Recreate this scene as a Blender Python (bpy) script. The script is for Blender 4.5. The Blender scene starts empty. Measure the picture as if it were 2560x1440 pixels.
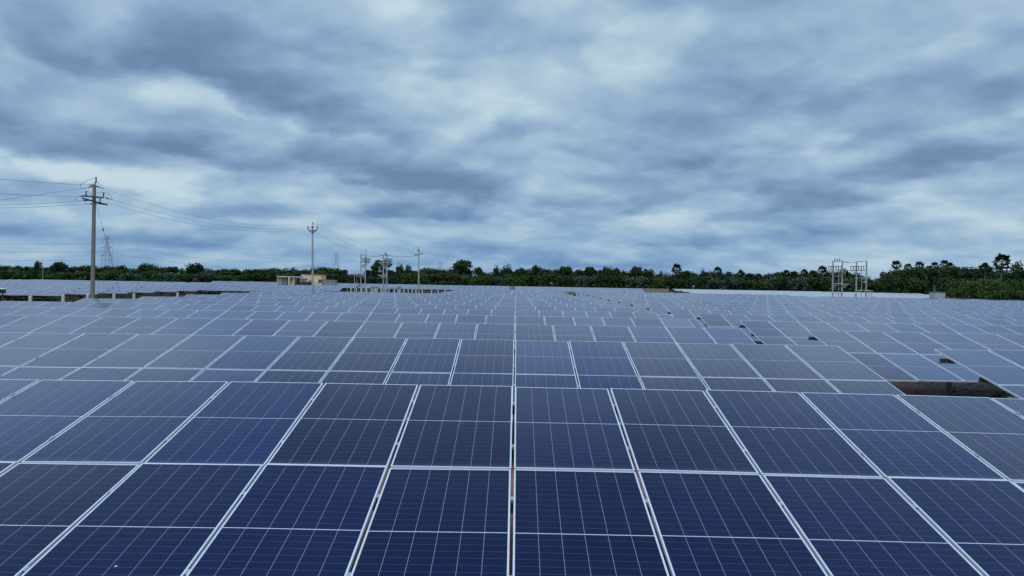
import bpy, math, random
from mathutils import Vector, Matrix
random.seed(7)
sc = bpy.context.scene
COL = sc.collection
R = math.radians

# ------------------------------------------------------------------ camera
F = 1960.0                     # focal length in pixels of the 2560 px frame
W = 1.162                      # module pitch along a row, metres
CZ = 2.97                      # camera height above the ground
VPX, VPY = 1289.5, 709.0       # where the row-normal direction meets the horizon
yaw, pitch, roll = (VPX - 1280) / F, (VPY - 720) / F, R(1.02)
fwd = Vector((-math.sin(yaw), math.cos(yaw), math.sin(pitch))).normalized()
right0 = fwd.cross(Vector((0, 0, 1))).normalized()
up0 = right0.cross(fwd).normalized()
right = right0 * math.cos(roll) + up0 * math.sin(roll)
up = right.cross(fwd).normalized()
CAMPOS = Vector((0, 0, CZ))
cam_d = bpy.data.cameras.new('camera'); cam = bpy.data.objects.new('camera', cam_d); COL.objects.link(cam)
m3 = Matrix((right, up, -fwd)).transposed()
cam.matrix_world = Matrix.Translation(CAMPOS) @ m3.to_4x4()
cam_d.sensor_width = 36.0; cam_d.lens = 36.0 * F / 2560.0
cam_d.clip_start = 0.1; cam_d.clip_end = 20000
sc.camera = cam

def ray(px, py):
    return (fwd + right * ((px - 1280) / F) + up * ((720 - py) / F)).normalized()
def P(px, py, Z):
    """world point on the sight line of a photo pixel, at ground distance Z in front of the camera"""
    d = ray(px, py); return CAMPOS + d * (Z / d.y)

# ------------------------------------------------------------------ sky
world = bpy.data.worlds.new('World'); sc.world = world; world.use_nodes = True
nt = world.node_tree; nt.nodes.clear()
SUN_EL, SUN_AZ = R(52), R(200)
class NG:
    def __init__(s, t): s.t = t
    def n(s, typ, **kw):
        x = s.t.nodes.new(typ)
        for k, v in kw.items(): setattr(x, k, v)
        return x
    def link(s, a, b): s.t.links.new(a, b)
    def put(s, sock, v):
        if hasattr(v, 'is_output') or isinstance(v, bpy.types.NodeSocket): s.t.links.new(v, sock)
        else: sock.default_value = v
    def m(s, op, a, b=0.0, c=None, clamp=False):
        x = s.n('ShaderNodeMath', operation=op, use_clamp=clamp)
        s.put(x.inputs[0], a); s.put(x.inputs[1], b)
        if c is not None: s.put(x.inputs[2], c)
        return x.outputs[0]
    def comb(s, a, b, c=0.0):
        x = s.n('ShaderNodeCombineXYZ'); s.put(x.inputs[0], a); s.put(x.inputs[1], b); s.put(x.inputs[2], c); return x.outputs[0]
    def noise(s, vec, scale, detail=4, rough=.5, dist=0.0):
        x = s.n('ShaderNodeTexNoise'); s.put(x.inputs['Vector'], vec)
        x.inputs['Scale'].default_value = scale; x.inputs['Detail'].default_value = detail
        x.inputs['Roughness'].default_value = rough; x.inputs['Distortion'].default_value = dist
        return x
    def ramp(s, fac, stops, interp='LINEAR'):
        x = s.n('ShaderNodeValToRGB'); x.color_ramp.interpolation = interp
        e = x.color_ramp.elements
        while len(e) < len(stops): e.new(0.5)
        for i, (p, c) in enumerate(stops): e[i].position = p; e[i].color = (*c, 1)
        s.put(x.inputs[0], fac); return x.outputs[0]
    def mix(s, fac, a, b, blend='MIX'):
        x = s.n('ShaderNodeMix', data_type='RGBA', blend_type=blend)
        s.put(x.inputs[0], fac)
        for i, v in ((6, a), (7, b)):
            if isinstance(v, tuple): v = (*v, 1) if len(v) == 3 else v
            s.put(x.inputs[i], v)
        return x.outputs[2]
def lin(r, g, b):
    f = lambda c: (c / 255) / 12.92 if c <= 10 else (((c / 255) + .055) / 1.055) ** 2.4
    return (f(r), f(g), f(b))

g = NG(nt)
tc = g.n('ShaderNodeTexCoord'); sep = g.n('ShaderNodeSeparateXYZ'); g.link(tc.outputs['Generated'], sep.inputs[0])
dx, dy, dz = sep.outputs
az = g.m('ARCTAN2', dx, dy)
el = g.m('ARCSINE', dz)
zc = g.m('MAXIMUM', dz, 0.0)
den = g.m('ADD', zc, .27)
pu = g.m('DIVIDE', dx, den); pv = g.m('DIVIDE', dy, den)
plane = g.comb(pu, pv, 0.0)
warp = g.noise(plane, 1.5, 5, .55)
wsep = g.n('ShaderNodeSeparateColor'); g.link(warp.outputs['Color'], wsep.inputs[0])
fine = g.noise(plane, 6.0, 5, .55)
fsep = g.n('ShaderNodeSeparateColor'); g.link(fine.outputs['Color'], fsep.inputs[0])
# direction coordinates with a cloudy warp
aw = g.m('ADD', az, g.m('ADD', g.m('MULTIPLY', g.m('SUBTRACT', wsep.outputs[0], .5), .17), g.m('MULTIPLY', g.m('SUBTRACT', fsep.outputs[0], .5), .07)))
ew = g.m('ADD', el, g.m('MULTIPLY', g.m('ADD', g.m('MULTIPLY', g.m('SUBTRACT', wsep.outputs[1], .5), .10), g.m('MULTIPLY', g.m('SUBTRACT', fsep.outputs[1], .5), .06)), g.m('MULTIPLY_ADD', zc, 2.2, .22)))
dirv = g.comb(aw, ew, 0.0)
def shifted(v, dv_):
    x = g.n('ShaderNodeVectorMath', operation='ADD'); g.link(v, x.inputs[0]); x.inputs[1].default_value = dv_; return x.outputs[0]
n1 = g.noise(plane, .95, 4, .45, .3).outputs['Fac']
n2 = g.noise(plane, 3.0, 5, .46, .35).outputs['Fac']
n2b = g.noise(shifted(plane, (.03, .11, 0)), 3.0, 5, .46, .35).outputs['Fac']
n3 = g.noise(plane, 7.5, 5, .5, .3).outputs['Fac']
n3b = g.noise(shifted(plane, (.01, .05, 0)), 7.5, 5, .5, .3).outputs['Fac']
dens = g.m('MULTIPLY_ADD', g.m('SUBTRACT', n1, .5), .70, .565)
dens = g.m('MULTIPLY_ADD', g.m('SUBTRACT', n2, .5), .50, dens)
dens = g.m('MULTIPLY_ADD', g.m('SUBTRACT', n3, .5), .14, dens)
# lit tops and shaded bases of the cloud lumps
dens = g.m('MULTIPLY_ADD', g.m('SUBTRACT', n2b, n2), 1.2, dens)
dens = g.m('MULTIPLY_ADD', g.m('SUBTRACT', n3b, n3), .36, dens)
# puffy cells
wv = g.n('ShaderNodeVectorMath', operation='MULTIPLY_ADD'); g.link(warp.outputs['Color'], wv.inputs[0]); wv.inputs[1].default_value = (.55, .55, 0); g.link(plane, wv.inputs[2])
def puff(v, sc_):
    x = g.n('ShaderNodeTexVoronoi', feature='SMOOTH_F1', voronoi_dimensions='2D'); g.link(v, x.inputs['Vector']); x.inputs['Scale'].default_value = sc_; x.inputs['Smoothness'].default_value = .55
    return x.outputs['Distance']
dens = g.m('MULTIPLY_ADD', g.m('SUBTRACT', .42, puff(wv.outputs[0], 3.1)), .24, dens)
def local(px, py, rx, ry, rot):
    d = ray(px, py); a = math.atan2(d.x, d.y); e = math.asin(d.z)
    mp = g.n('ShaderNodeMapping', vector_type='TEXTURE'); g.link(dirv, mp.inputs['Vector'])
    mp.inputs['Location'].default_value = (a, e, 0)
    mp.inputs['Rotation'].default_value = (0, 0, -R(rot))
    mp.inputs['Scale'].default_value = (rx / F, ry / F, 1)
    return mp.outputs[0]
def sstep(v, a, b):
    x = g.n('ShaderNodeMapRange', interpolation_type='SMOOTHSTEP'); g.link(v, x.inputs[0])
    x.inputs[1].default_value = a; x.inputs[2].default_value = b; return x.outputs[0]
def soft_patch(acc, px, py, rx, ry, amp, rot=0.0):
    gr = g.n('ShaderNodeTexGradient', gradient_type='SPHERICAL'); g.link(local(px, py, rx, ry, rot), gr.inputs[0])
    return g.m('MULTIPLY_ADD', sstep(gr.outputs['Fac'], 0, 1), amp * .8, acc)
def cloud_base(acc, px, py, rx, ry, amp, rot=0.0):
    """dark underside: fades in from above, ends in a fairly sharp lumpy lower edge at py"""
    sp = g.n('ShaderNodeSeparateXYZ'); g.link(local(px, py, rx, ry, rot), sp.inputs[0])
    h = sstep(g.m('ABSOLUTE', sp.outputs[0]), 1.0, .15)
    vv = g.m('MULTIPLY_ADD', h, .35, sp.outputs[1])
    return g.m('MULTIPLY_ADD', g.m('MULTIPLY', h, g.m('MULTIPLY', sstep(vv, 1.35, .25), sstep(vv, -.10, .22))), amp, acc)
BASES = [  # x, y of the lower edge, half width, height, amount, tilt
    (270, 150, 290, 125, -.36, 4), (640, 190, 330, 160, -.46, 9), (750, 285, 240, 70, -.28, 9),
    (130, 345, 380, 95, -.34, 8), (560, 388, 280, 65, -.34, 7), (1000, 440, 350, 85, -.42, 8), (1190, 492, 170, 60, -.26, 4),
    (1075, 538, 210, 45, -.34, 2), (540, 526, 220, 34, -.20, 2), (2350, 420, 200, 85, -.36, -10), (2075, 492, 230, 90, -.34, 0),
    (1740, 412, 210, 90, -.24, 4), (1870, 462, 140, 50, -.18, 2), (2370, 270, 300, 90, -.20, -6), (1700, 528, 330, 50, -.20, 2), (1420, 530, 230, 40, -.16, 2),
    (1850, 600, 440, 42, -.18, 1), (1400, 655, 400, 46, -.30, 1), (200, 592, 480, 44, -.22, 1), (700, 628, 420, 36, -.16, 1), (1280, 330, 200, 60, -.18, 0), (960, 330, 200, 80, -.16, 20)]
PATCHES = [
    (1850, 140, 480, 150, -.16, 5), (60, 393, 460, 60, .46, 6), (330, 450, 330, 60, .26, 6), (430, 218, 250, 70, .34, 12), (70, 190, 240, 60, .20, 5),
    (720, 305, 280, 50, .22, 10), (1000, 60, 430, 110, .20, 8), (1230, 185, 340, 110, .26, 6), (1530, 45, 280, 75, .24, 0), (1560, 240, 240, 80, .16, 0),
    (2470, 90, 300, 160, .26, 0), (2540, 270, 190, 70, .22, 0), (2010, 322, 130, 45, .22, 0), (2150, 368, 220, 42, .20, 0),
    (700, 480, 440, 38, .26, 3), (1000, 580, 420, 28, .14, 2), (1650, 548, 520, 28, .20, 1), (2350, 520, 260, 34, .14, 0),
    (1960, 645, 640, 50, .30, 1), (2420, 665, 420, 60, .24, 1), (560, 590, 300, 20, .12, 0), (150, 540, 320, 22, .14, 2), (1195, 418, 60, 26, .22, 0)]
# scalloped edges where one cloud sheet overlaps the next
pf = puff(wv.outputs[0], 4.6)
e1 = g.m('MULTIPLY_ADD', g.m('SUBTRACT', .42, pf), .42, g.noise(shifted(plane, (3.1, 1.7, 0)), 1.55, 4, .5, .3).outputs['Fac'])
e2 = g.m('MULTIPLY_ADD', g.m('SUBTRACT', .42, puff(wv.outputs[0], 9.5)), .34, g.noise(shifted(plane, (7.3, 4.2, 0)), 3.6, 4, .5, .3).outputs['Fac'])
dens = g.m('MULTIPLY_ADD', g.m('SUBTRACT', sstep(e1, .49, .60), .45), .115, dens)
dens = g.m('MULTIPLY_ADD', g.m('SUBTRACT', sstep(e2, .50, .60), .45), .045, dens)
for b in BASES: dens = cloud_base(dens, *b)
for b in PATCHES: dens = soft_patch(dens, *b)
cloud = g.ramp(dens, [(0.0, lin(103, 130, 166)), (.25, lin(124, 152, 188)), (.5, lin(147, 176, 206)), (.75, lin(172, 199, 218)), (1.0, lin(202, 222, 231))], 'B_SPLINE')
# thin blue layer towards the horizon
hz = g.n('ShaderNodeMapRange', interpolation_type='SMOOTHSTEP'); g.link(el, hz.inputs[0])
hz.inputs[1].default_value = R(8); hz.inputs[2].default_value = R(0); hz.inputs[3].default_value = 0; hz.inputs[4].default_value = .62
hcol = g.ramp(dens, [(0.1, lin(98, 142, 192)), (.5, lin(128, 168, 206)), (1.0, lin(172, 198, 216))])
cloud = g.mix(hz.outputs[0], cloud, hcol)
# invented sky above the view, shaped for panel reflections: pale band, dark band, bright zenith
def grey(v): return (v / 3, v / 3, v / 3)
kf = g.ramp(g.m('DIVIDE', el, R(90), clamp=True), [(0, grey(1)), (20 / 90, grey(1)), (23.5 / 90, grey(2.3)), (26.0 / 90, grey(2.15)), (28.8 / 90, grey(.95)), (32 / 90, grey(.50)), (38 / 90, grey(.25)), (56 / 90, grey(.25)), (70 / 90, grey(2.98)), (1, grey(2.98))])
kx = g.m('MULTIPLY', kf, 3.0)
kz = g.n('ShaderNodeMapRange', interpolation_type='SMOOTHSTEP'); g.link(el, kz.inputs[0]); kz.inputs[1].default_value = R(60); kz.inputs[2].default_value = R(75); kz.inputs[3].default_value = 1.0; kz.inputs[4].default_value = 1.75
kx = g.m('MULTIPLY', kx, kz.outputs[0])
dv = g.n('ShaderNodeVectorMath', operation='SCALE'); g.link(cloud, dv.inputs[0]); g.link(kx, dv.inputs[3])
sky = g.n('ShaderNodeTexSky', sky_type='NISHITA'); sky.sun_disc = False; sky.sun_elevation = SUN_EL; sky.sun_rotation = SUN_AZ
sv = g.n('ShaderNodeVectorMath', operation='SCALE'); g.link(sky.outputs[0], sv.inputs[0]); sv.inputs[3].default_value = .07
allsky = g.mix(.96, sv.outputs[0], dv.outputs[0])
bg = g.n('ShaderNodeBackground'); g.link(allsky, bg.inputs[0]); bg.inputs[1].default_value = 1.0
world.cycles.sampling_method = 'MANUAL'; world.cycles.sample_map_resolution = 512
wo = g.n('ShaderNodeOutputWorld'); g.link(bg.outputs[0], wo.inputs[0])

# soft overcast sun, high behind the camera
sd = bpy.data.lights.new('sun', 'SUN'); sd.energy = 1.0; sd.angle = R(24); sd.color = (1, .96, .9)
so = bpy.data.objects.new('sun', sd); COL.objects.link(so)
sdir = Vector((math.sin(SUN_AZ) * math.cos(SUN_EL), math.cos(SUN_AZ) * math.cos(SUN_EL), math.sin(SUN_EL)))
so.rotation_euler = sdir.to_track_quat('Z', 'Y').to_euler(); so.location = (0, -20, 60)

sc.view_settings.view_transform = 'Standard'; sc.view_settings.look = 'None'
sc.view_settings.exposure = 0.0; sc.view_settings.gamma = 1.0
sc.cycles.max_bounces = 6; sc.cycles.diffuse_bounces = 3; sc.cycles.glossy_bounces = 3

# ------------------------------------------------------------------ materials
def new_mat(name):
    mt = bpy.data.materials.new(name); mt.use_nodes = True
    t = mt.node_tree; t.nodes.clear(); q = NG(t)
    b = q.n('ShaderNodeBsdfPrincipled'); o = q.n('ShaderNodeOutputMaterial'); q.link(b.outputs[0], o.inputs[0])
    return mt, q, b
def simple(name, col, rough=.6, metal=0.0, var=.18, scale=6.0, bump=0.0, stretch=(1, 1, 1)):
    mt, q, b = new_mat(name)
    t = q.n('ShaderNodeTexCoord'); mp = q.n('ShaderNodeMapping'); q.link(t.outputs['Object'], mp.inputs[0]); mp.inputs['Scale'].default_value = stretch
    n = q.noise(mp.outputs[0], scale, 5, .6)
    lo = tuple(c * (1 - var) for c in col); hi = tuple(min(1, c * (1 + var)) for c in col)
    q.link(q.ramp(n.outputs['Fac'], [(.3, lo), (.7, hi)]), b.inputs['Base Color'])
    b.inputs['Roughness'].default_value = rough; b.inputs['Metallic'].default_value = metal
    if bump:
        bp = q.n('ShaderNodeBump'); bp.inputs['Strength'].default_value = bump; bp.inputs['Distance'].default_value = .02
        q.link(n.outputs['Fac'], bp.inputs['Height']); q.link(bp.outputs[0], b.inputs['Normal'])
    return mt
M = {}
M['alu'] = simple('anodised_aluminium', (.74, .79, .86), .45, .15, .05, 3)
M['galv'] = simple('galvanised_steel', (.52, .54, .56), .5, .55, .2, 9)
M['postgalv'] = simple('pale_galvanised_steel', (.62, .65, .67), .55, .2, .12, 6)
M['backsheet'] = simple('backsheet', (.66, .67, .68), .5, 0, .04, 2)
M['concrete'] = simple('pole_concrete', (.27, .245, .21), .85, 0, .22, 5, .2, (1, 1, .25))
M['palepole'] = simple('pale_pole', (.46, .47, .49), .6, .1, .1, 5)
M['wallconc'] = simple('precast_concrete', (.33, .29, .25), .9, 0, .2, 1.2, .1)
M['whitepost'] = simple('white_painted_concrete', (.72, .74, .74), .7, 0, .12, 8)
M['darksteel'] = simple('weathered_dark_steel', (.10, .10, .12), .55, .3, .2, 9)
M['ceramic'] = simple('dark_polymer_insulator', (.035, .04, .06), .35, 0, .15, 8)
M['wire'] = simple('conductor', (.16, .18, .21), .5, .4, .1, 5)
M['lattice'] = simple('tower_steel', (.34, .39, .46), .6, .2, .1, 1)
M['yellow'] = simple('cream_yellow_render', (.86, .76, .50), .9, 0, .07, 1.5)
M['redtrim'] = simple('red_brown_trim', (.30, .10, .06), .8, 0, .15, 3)
M['whiteroof'] = simple('white_sheet_roof', (.72, .74, .72), .6, 0, .06, 2)
M['cabinet'] = simple('grey_cabinet_paint', (.36, .38, .38), .55, 0, .08, 2)
M['cabinet_brown'] = simple('brown_grey_cabinet_paint', (.26, .23, .21), .6, 0, .1, 2)  # brownish grey paint of the second shelter cabinet
M['trafo'] = simple('dark_transformer_paint', (.05, .06, .065), .5, 0, .15, 3)
M['darkgap'] = simple('dark_opening', (.03, .03, .03), .8, 0, .1, 3)
M['blue'] = simple('blue_paint', (.03, .09, .42), .5, 0, .1, 3)
M['white'] = simple('white_paint', (.75, .76, .76), .5, 0, .06, 3)
M['rubber'] = simple('tyre_rubber', (.02, .02, .02), .8, 0, .1, 3)
M['bark'] = simple('bark', (.12, .095, .07), .9, 0, .25, 4, .3, (1, 1, .4))
M['palmbark'] = simple('palm_bark', (.13, .11, .09), .9, 0, .25, 6, .3, (.5, .5, 3))
M['rubble'] = simple('pale_rubble', (.62, .62, .60), .9, 0, .2, 3, .3)

def panel_mat(name, dusty=0.0, rough=.19):
    mt, q, b = new_mat(name)
    uv = q.n('ShaderNodeUVMap'); uv.uv_map = 'UVMap'
    s = q.n('ShaderNodeSeparateXYZ'); q.link(uv.outputs[0], s.inputs[0])
    u, v = s.outputs[0], s.outputs[1]
    tin = q.n('ShaderNodeAttribute'); tin.attribute_name = 'tint'; tint = tin.outputs['Fac']
    def lines(c, n, half):
        f = q.m('FRACT', q.m('MULTIPLY_ADD', c, n, .5)); d = q.m('ABSOLUTE', q.m('SUBTRACT', f, .5))
        return q.m('LESS_THAN', d, half)
    colm = lines(u, 6, .0105); rowm = lines(v, 24, .015)
    bus = lines(u, 60, .07); mid = q.m('LESS_THAN', q.m('ABSOLUTE', q.m('SUBTRACT', v, .5)), .0024)
    # random cells: each half cell has a slightly different blue
    cell = q.comb(q.m('FLOOR', q.m('MULTIPLY', u, 6)), q.m('FLOOR', q.m('MULTIPLY', v, 24)), q.m('MULTIPLY', tint, 57.0))
    wn = q.n('ShaderNodeTexWhiteNoise', noise_dimensions='3D'); q.link(cell, wn.inputs[0])
    base = q.ramp(tint, [(0.0, (.0014, .0064, .040)), (.3, (.0022, .0110, .062)), (.55, (.0036, .0215, .102)), (.75, (.0060, .0130, .054)), (1.0, (.0150, .0165, .046))])
    sc_ = q.n('ShaderNodeVectorMath', operation='SCALE'); q.link(base, sc_.inputs[0]); q.link(q.m('MULTIPLY_ADD', wn.outputs['Value'], .22, .89), sc_.inputs[3])
    tco = q.n('ShaderNodeTexCoord')
    geo = q.n('ShaderNodeNewGeometry')
    dn = q.noise(geo.outputs['Position'], .55, 5, .6).outputs['Fac']
    dust = q.m('MULTIPLY', q.m('SUBTRACT', dn, .32, clamp=True), q.m('MULTIPLY_ADD', q.m('POWER', tint, 3.0), .15, .045))
    # grime that collects above the lower frame edge
    low = q.m('MULTIPLY', q.m('SUBTRACT', 1.0, q.m('MULTIPLY', v, 28.0), clamp=True), .20)
    dust = q.m('ADD', dust, low)
    c = q.mix(q.m('MULTIPLY', bus, .035), sc_.outputs[0], (.30, .34, .46))
    c = q.mix(q.m('MULTIPLY', rowm, .22), c, (.42, .47, .60))
    c = q.mix(q.m('MULTIPLY', colm, .54), c, (.50, .55, .68))
    c = q.mix(q.m('MULTIPLY', mid, .95), c, (.62, .66, .76))
    c = q.mix(dust, c, (.24, .26, .33))
    # a few bird droppings
    vo = q.n('ShaderNodeTexVoronoi', feature='F1'); q.link(geo.outputs['Position'], vo.inputs['Vector']); vo.inputs['Scale'].default_value = 1.35
    sp = q.m('LESS_THAN', q.m('ADD', vo.outputs['Distance'], q.m('MULTIPLY', q.noise(geo.outputs['Position'], 40, 2).outputs['Fac'], .03)), .032)
    c = q.mix(q.m('MULTIPLY', sp, .8), c, (.55, .56, .54))
    q.link(c, b.inputs['Base Color'])
    rr = q.m('MULTIPLY_ADD', dn, .10, rough - .05); q.link(rr, b.inputs['Roughness'])
    b.inputs['IOR'].default_value = 1.42; b.inputs['Specular Tint'].default_value = (.72, .80, 1, 1)
    q.link(q.m('MULTIPLY_ADD', tint, .45, .55), b.inputs['Sheen Weight']); b.inputs['Sheen Roughness'].default_value = .28; b.inputs['Sheen Tint'].default_value = (.86, .80, .98, 1)
    return mt
M['cells'] = panel_mat('solar_cells_under_glass')

M['palemodule'] = simple('pale_module_surface', (.44, .46, .49), .4, 0, .14, 1.5)  # pale, slightly varied base colour used instead of the blue cells
def leaf_mat(name, a, b_, c_):
    mt, q, b = new_mat(name)
    oi = q.n('ShaderNodeObjectInfo'); geo = q.n('ShaderNodeNewGeometry')
    base = q.ramp(oi.outputs['Random'], [(0, a), (.5, b_), (1, c_)])
    at = q.n('ShaderNodeAttribute'); at.attribute_name = 'tint'
    sc_ = q.n('ShaderNodeVectorMath', operation='SCALE'); q.link(base, sc_.inputs[0]); q.link(q.m('MULTIPLY_ADD', at.outputs['Fac'], .52, .47), sc_.inputs[3])
    q.link(sc_.outputs[0], b.inputs['Base Color']); b.inputs['Roughness'].default_value = .65
    b.inputs['Specular IOR Level'].default_value = .04
    return mt
M['leaf'] = leaf_mat('tree_leaves', (.034, .066, .030), (.050, .088, .032), (.074, .108, .042))
M['leaf_grey'] = leaf_mat('grey_green_leaves', (.085, .125, .095), (.095, .135, .10), (.105, .14, .092))
M['leaf_bright'] = leaf_mat('fresh_green_leaves', (.055, .110, .028), (.068, .122, .034), (.085, .132, .040))
M['leaf_palm'] = leaf_mat('palm_fronds', (.034, .062, .034), (.044, .072, .038), (.060, .082, .046))
M['leaf_dry'] = leaf_mat('dry_palm_fronds', (.13, .10, .055), (.15, .12, .07), (.16, .13, .08))

def ground_mat():
    mt, q, b = new_mat('red_soil_with_dry_grass')
    geo = q.n('ShaderNodeNewGeometry')
    n1 = q.noise(geo.outputs['Position'], .35, 6, .65).outputs['Fac']; n2 = q.noise(geo.outputs['Position'], 1.1, 9, .74).outputs['Fac']
    soil = q.ramp(n2, [(.25, (.026, .013, .010)), (.5, (.062, .028, .021)), (.8, (.15, .07, .05))])
    grass = q.ramp(n2, [(.25, (.010, .013, .007)), (.6, (.030, .030, .015)), (.85, (.07, .06, .035))])
    f = q.n('ShaderNodeMapRange', interpolation_type='SMOOTHSTEP'); q.link(n1, f.inputs[0]); f.inputs[1].default_value = .44; f.inputs[2].default_value = .56
    red = q.ramp(n2, [(.25, (.16, .060, .044)), (.55, (.34, .135, .100)), (.8, (.50, .26, .20))])
    dist = q.n('ShaderNodeVectorMath', operation='DISTANCE'); q.link(geo.outputs['Position'], dist.inputs[0]); dist.inputs[1].default_value = (0, 5, 0)
    nr = q.n('ShaderNodeMapRange', interpolation_type='SMOOTHSTEP'); q.link(q.m('MULTIPLY_ADD', q.m('SUBTRACT', n1, .5), 10.0, dist.outputs['Value']), nr.inputs[0])
    nr.inputs[1].default_value = 11; nr.inputs[2].default_value = 5
    sp = q.n('ShaderNodeSeparateXYZ'); q.link(geo.outputs['Position'], sp.inputs[0])
    ai = q.n('ShaderNodeMapRange', interpolation_type='SMOOTHSTEP'); q.link(q.m('MULTIPLY_ADD', q.m('SUBTRACT', n2, .5), 2.5, q.m('ABSOLUTE', q.m('SUBTRACT', sp.outputs[0], 9.2))), ai.inputs[0])
    ai.inputs[1].default_value = 4.2; ai.inputs[2].default_value = 2.0
    brown = q.ramp(n2, [(.3, (.05, .022, .013)), (.5, (.155, .068, .042)), (.7, (.20, .13, .075))])
    q.link(q.mix(nr.outputs[0], q.mix(ai.outputs[0], q.mix(f.outputs[0], soil, grass), brown), red), b.inputs['Base Color']); b.inputs['Roughness'].default_value = .95
    bp = q.n('ShaderNodeBump'); bp.inputs['Strength'].default_value = .6; bp.inputs['Distance'].default_value = .06
    q.link(n2, bp.inputs['Height']); q.link(bp.outputs[0], b.inputs['Normal'])
    return mt
M['ground'] = ground_mat()
M['purlin'] = simple('shade_dark_channel_steel', (.12, .12, .13), .6, .2, .2, 9)  # dark base colour stands in for shade in the open channels

# ------------------------------------------------------------------ mesh helpers
class MB:
    def __init__(s): s.v = []; s.f = []; s.uv = {}; s.tint = {}; s.mi = []
    def face(s, idx, mi=0, uv=None, tint=None):
        k = len(s.f); s.f.append(tuple(idx)); s.mi.append(mi)
        if uv: s.uv[k] = uv
        if tint is not None: s.tint[k] = tint
    def quad(s, a, b, c, d, mi=0, uv=None, tint=None):
        n = len(s.v); s.v += [Vector(a), Vector(b), Vector(c), Vector(d)]; s.face((n, n + 1, n + 2, n + 3), mi, uv, tint)
    def box(s, x0, x1, y0, y1, z0, z1, mi=0):
        n = len(s.v)
        s.v += [Vector(p) for p in ((x0, y0, z0), (x1, y0, z0), (x1, y1, z0), (x0, y1, z0), (x0, y0, z1), (x1, y0, z1), (x1, y1, z1), (x0, y1, z1))]
        for q in ((0, 3, 2, 1), (4, 5, 6, 7), (0, 1, 5, 4), (1, 2, 6, 5), (2, 3, 7, 6), (3, 0, 4, 7)): s.face([n + i for i in q], mi)
    def bar(s, a, b, w, h=None, mi=0, w2=None, hint=None):
        """rectangular beam from a to b, width w, depth h; w2 = end width (taper)"""
        a = Vector(a); b = Vector(b); h = h or w; d = (b - a).normalized()
        ref = Vector(hint) if hint else (Vector((0, 1, 0)) if abs(d.y) < .9 else Vector((0, 0, 1)))
        sx = d.cross(ref).normalized(); sy = sx.cross(d).normalized()
        k = (w2 / w) if w2 else 1.0; n = len(s.v)
        for p, sc2 in ((a, 1), (b, k)):
            for i, j in ((-1, -1), (1, -1), (1, 1), (-1, 1)): s.v.append(p + sx * (i * w / 2 * sc2) + sy * (j * h / 2 * sc2))
        for q in ((3, 2, 1, 0), (4, 5, 6, 7), (0, 1, 5, 4), (1, 2, 6, 5), (2, 3, 7, 6), (3, 0, 4, 7)): s.face([n + i for i in q], mi)
    def tube(s, pts, r, sides=6, mi=0, radii=None):
        pts = [Vector(p) for p in pts]; n0 = len(s.v)
        for i, p in enumerate(pts):
            d = (pts[min(i + 1, len(pts) - 1)] - pts[max(i - 1, 0)]).normalized()
            ref = Vector((0, 0, 1)) if abs(d.z) < .95 else Vector((1, 0, 0))
            a = d.cross(ref).normalized(); b = a.cross(d).normalized(); rr = radii[i] if radii else r
            for k in range(sides):
                t = 2 * math.pi * k / sides; s.v.append(p + a * math.cos(t) * rr + b * math.sin(t) * rr)
        for i in range(len(pts) - 1):
            for k in range(sides):
                a = n0 + i * sides + k; b = n0 + i * sides + (k + 1) % sides
                s.face((a, b, b + sides, a + sides), mi)
        s.face([n0 + k for k in range(sides)][::-1], mi); e = n0 + (len(pts) - 1) * sides
        s.face([e + k for k in range(sides)], mi)
    def mesh(s, name, mats, origin=None):
        o = Vector(origin) if origin is not None else Vector((0, 0, 0))
        me = bpy.data.meshes.new(name); me.from_pydata([tuple(p - o) for p in s.v], [], s.f)
        for mt in mats: me.materials.append(mt)
        me.polygons.foreach_set('material_index', s.mi)
        if s.uv:
            ul = me.uv_layers.new(name='UVMap')
            for k, uvs in s.uv.items():
                for li, c in zip(me.polygons[k].loop_indices, uvs): ul.data[li].uv = c
        if s.tint:
            at = me.attributes.new('tint', 'FLOAT', 'FACE')
            vals = [0.0] * len(s.f)
            for k, t in s.tint.items(): vals[k] = t
            at.data.foreach_set('value', vals)
        me.validate(); me.update()
        return me
    def build(s, name, mats, parent=None, origin=None):
        if not isinstance(mats, (list, tuple)): mats = [mats]
        org = origin if origin is not None else (parent.matrix_basis.translation if parent is not None else None)
        o = bpy.data.objects.new(name, s.mesh(name, mats, org)); COL.objects.link(o)
        if parent is not None: o.parent = parent
        elif origin is not None: o.location = origin
        return o
def tag(o, label=None, cat=None, group=None, kind=None):
    if label: o['label'] = label
    if cat: o['category'] = cat
    if group: o['group'] = group
    if kind: o['kind'] = kind
    return o
def thing(name, label, cat, loc, group=None):
    o = bpy.data.objects.new(name, None); COL.objects.link(o); o.location = loc; o.empty_display_size = .3
    return tag(o, label, cat, group)
def child(name, me, parent, loc=(0, 0, 0), rot=(0, 0, 0)):
    o = bpy.data.objects.new(name, me); COL.objects.link(o); o.parent = parent; o.location = loc; o.rotation_euler = rot
    return o
def copy_tree(o, parent=None):
    c = o.copy(); COL.objects.link(c)
    if parent is not None: c.parent = parent
    for ch in list(o.children): copy_tree(ch, c)
    return c

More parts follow.
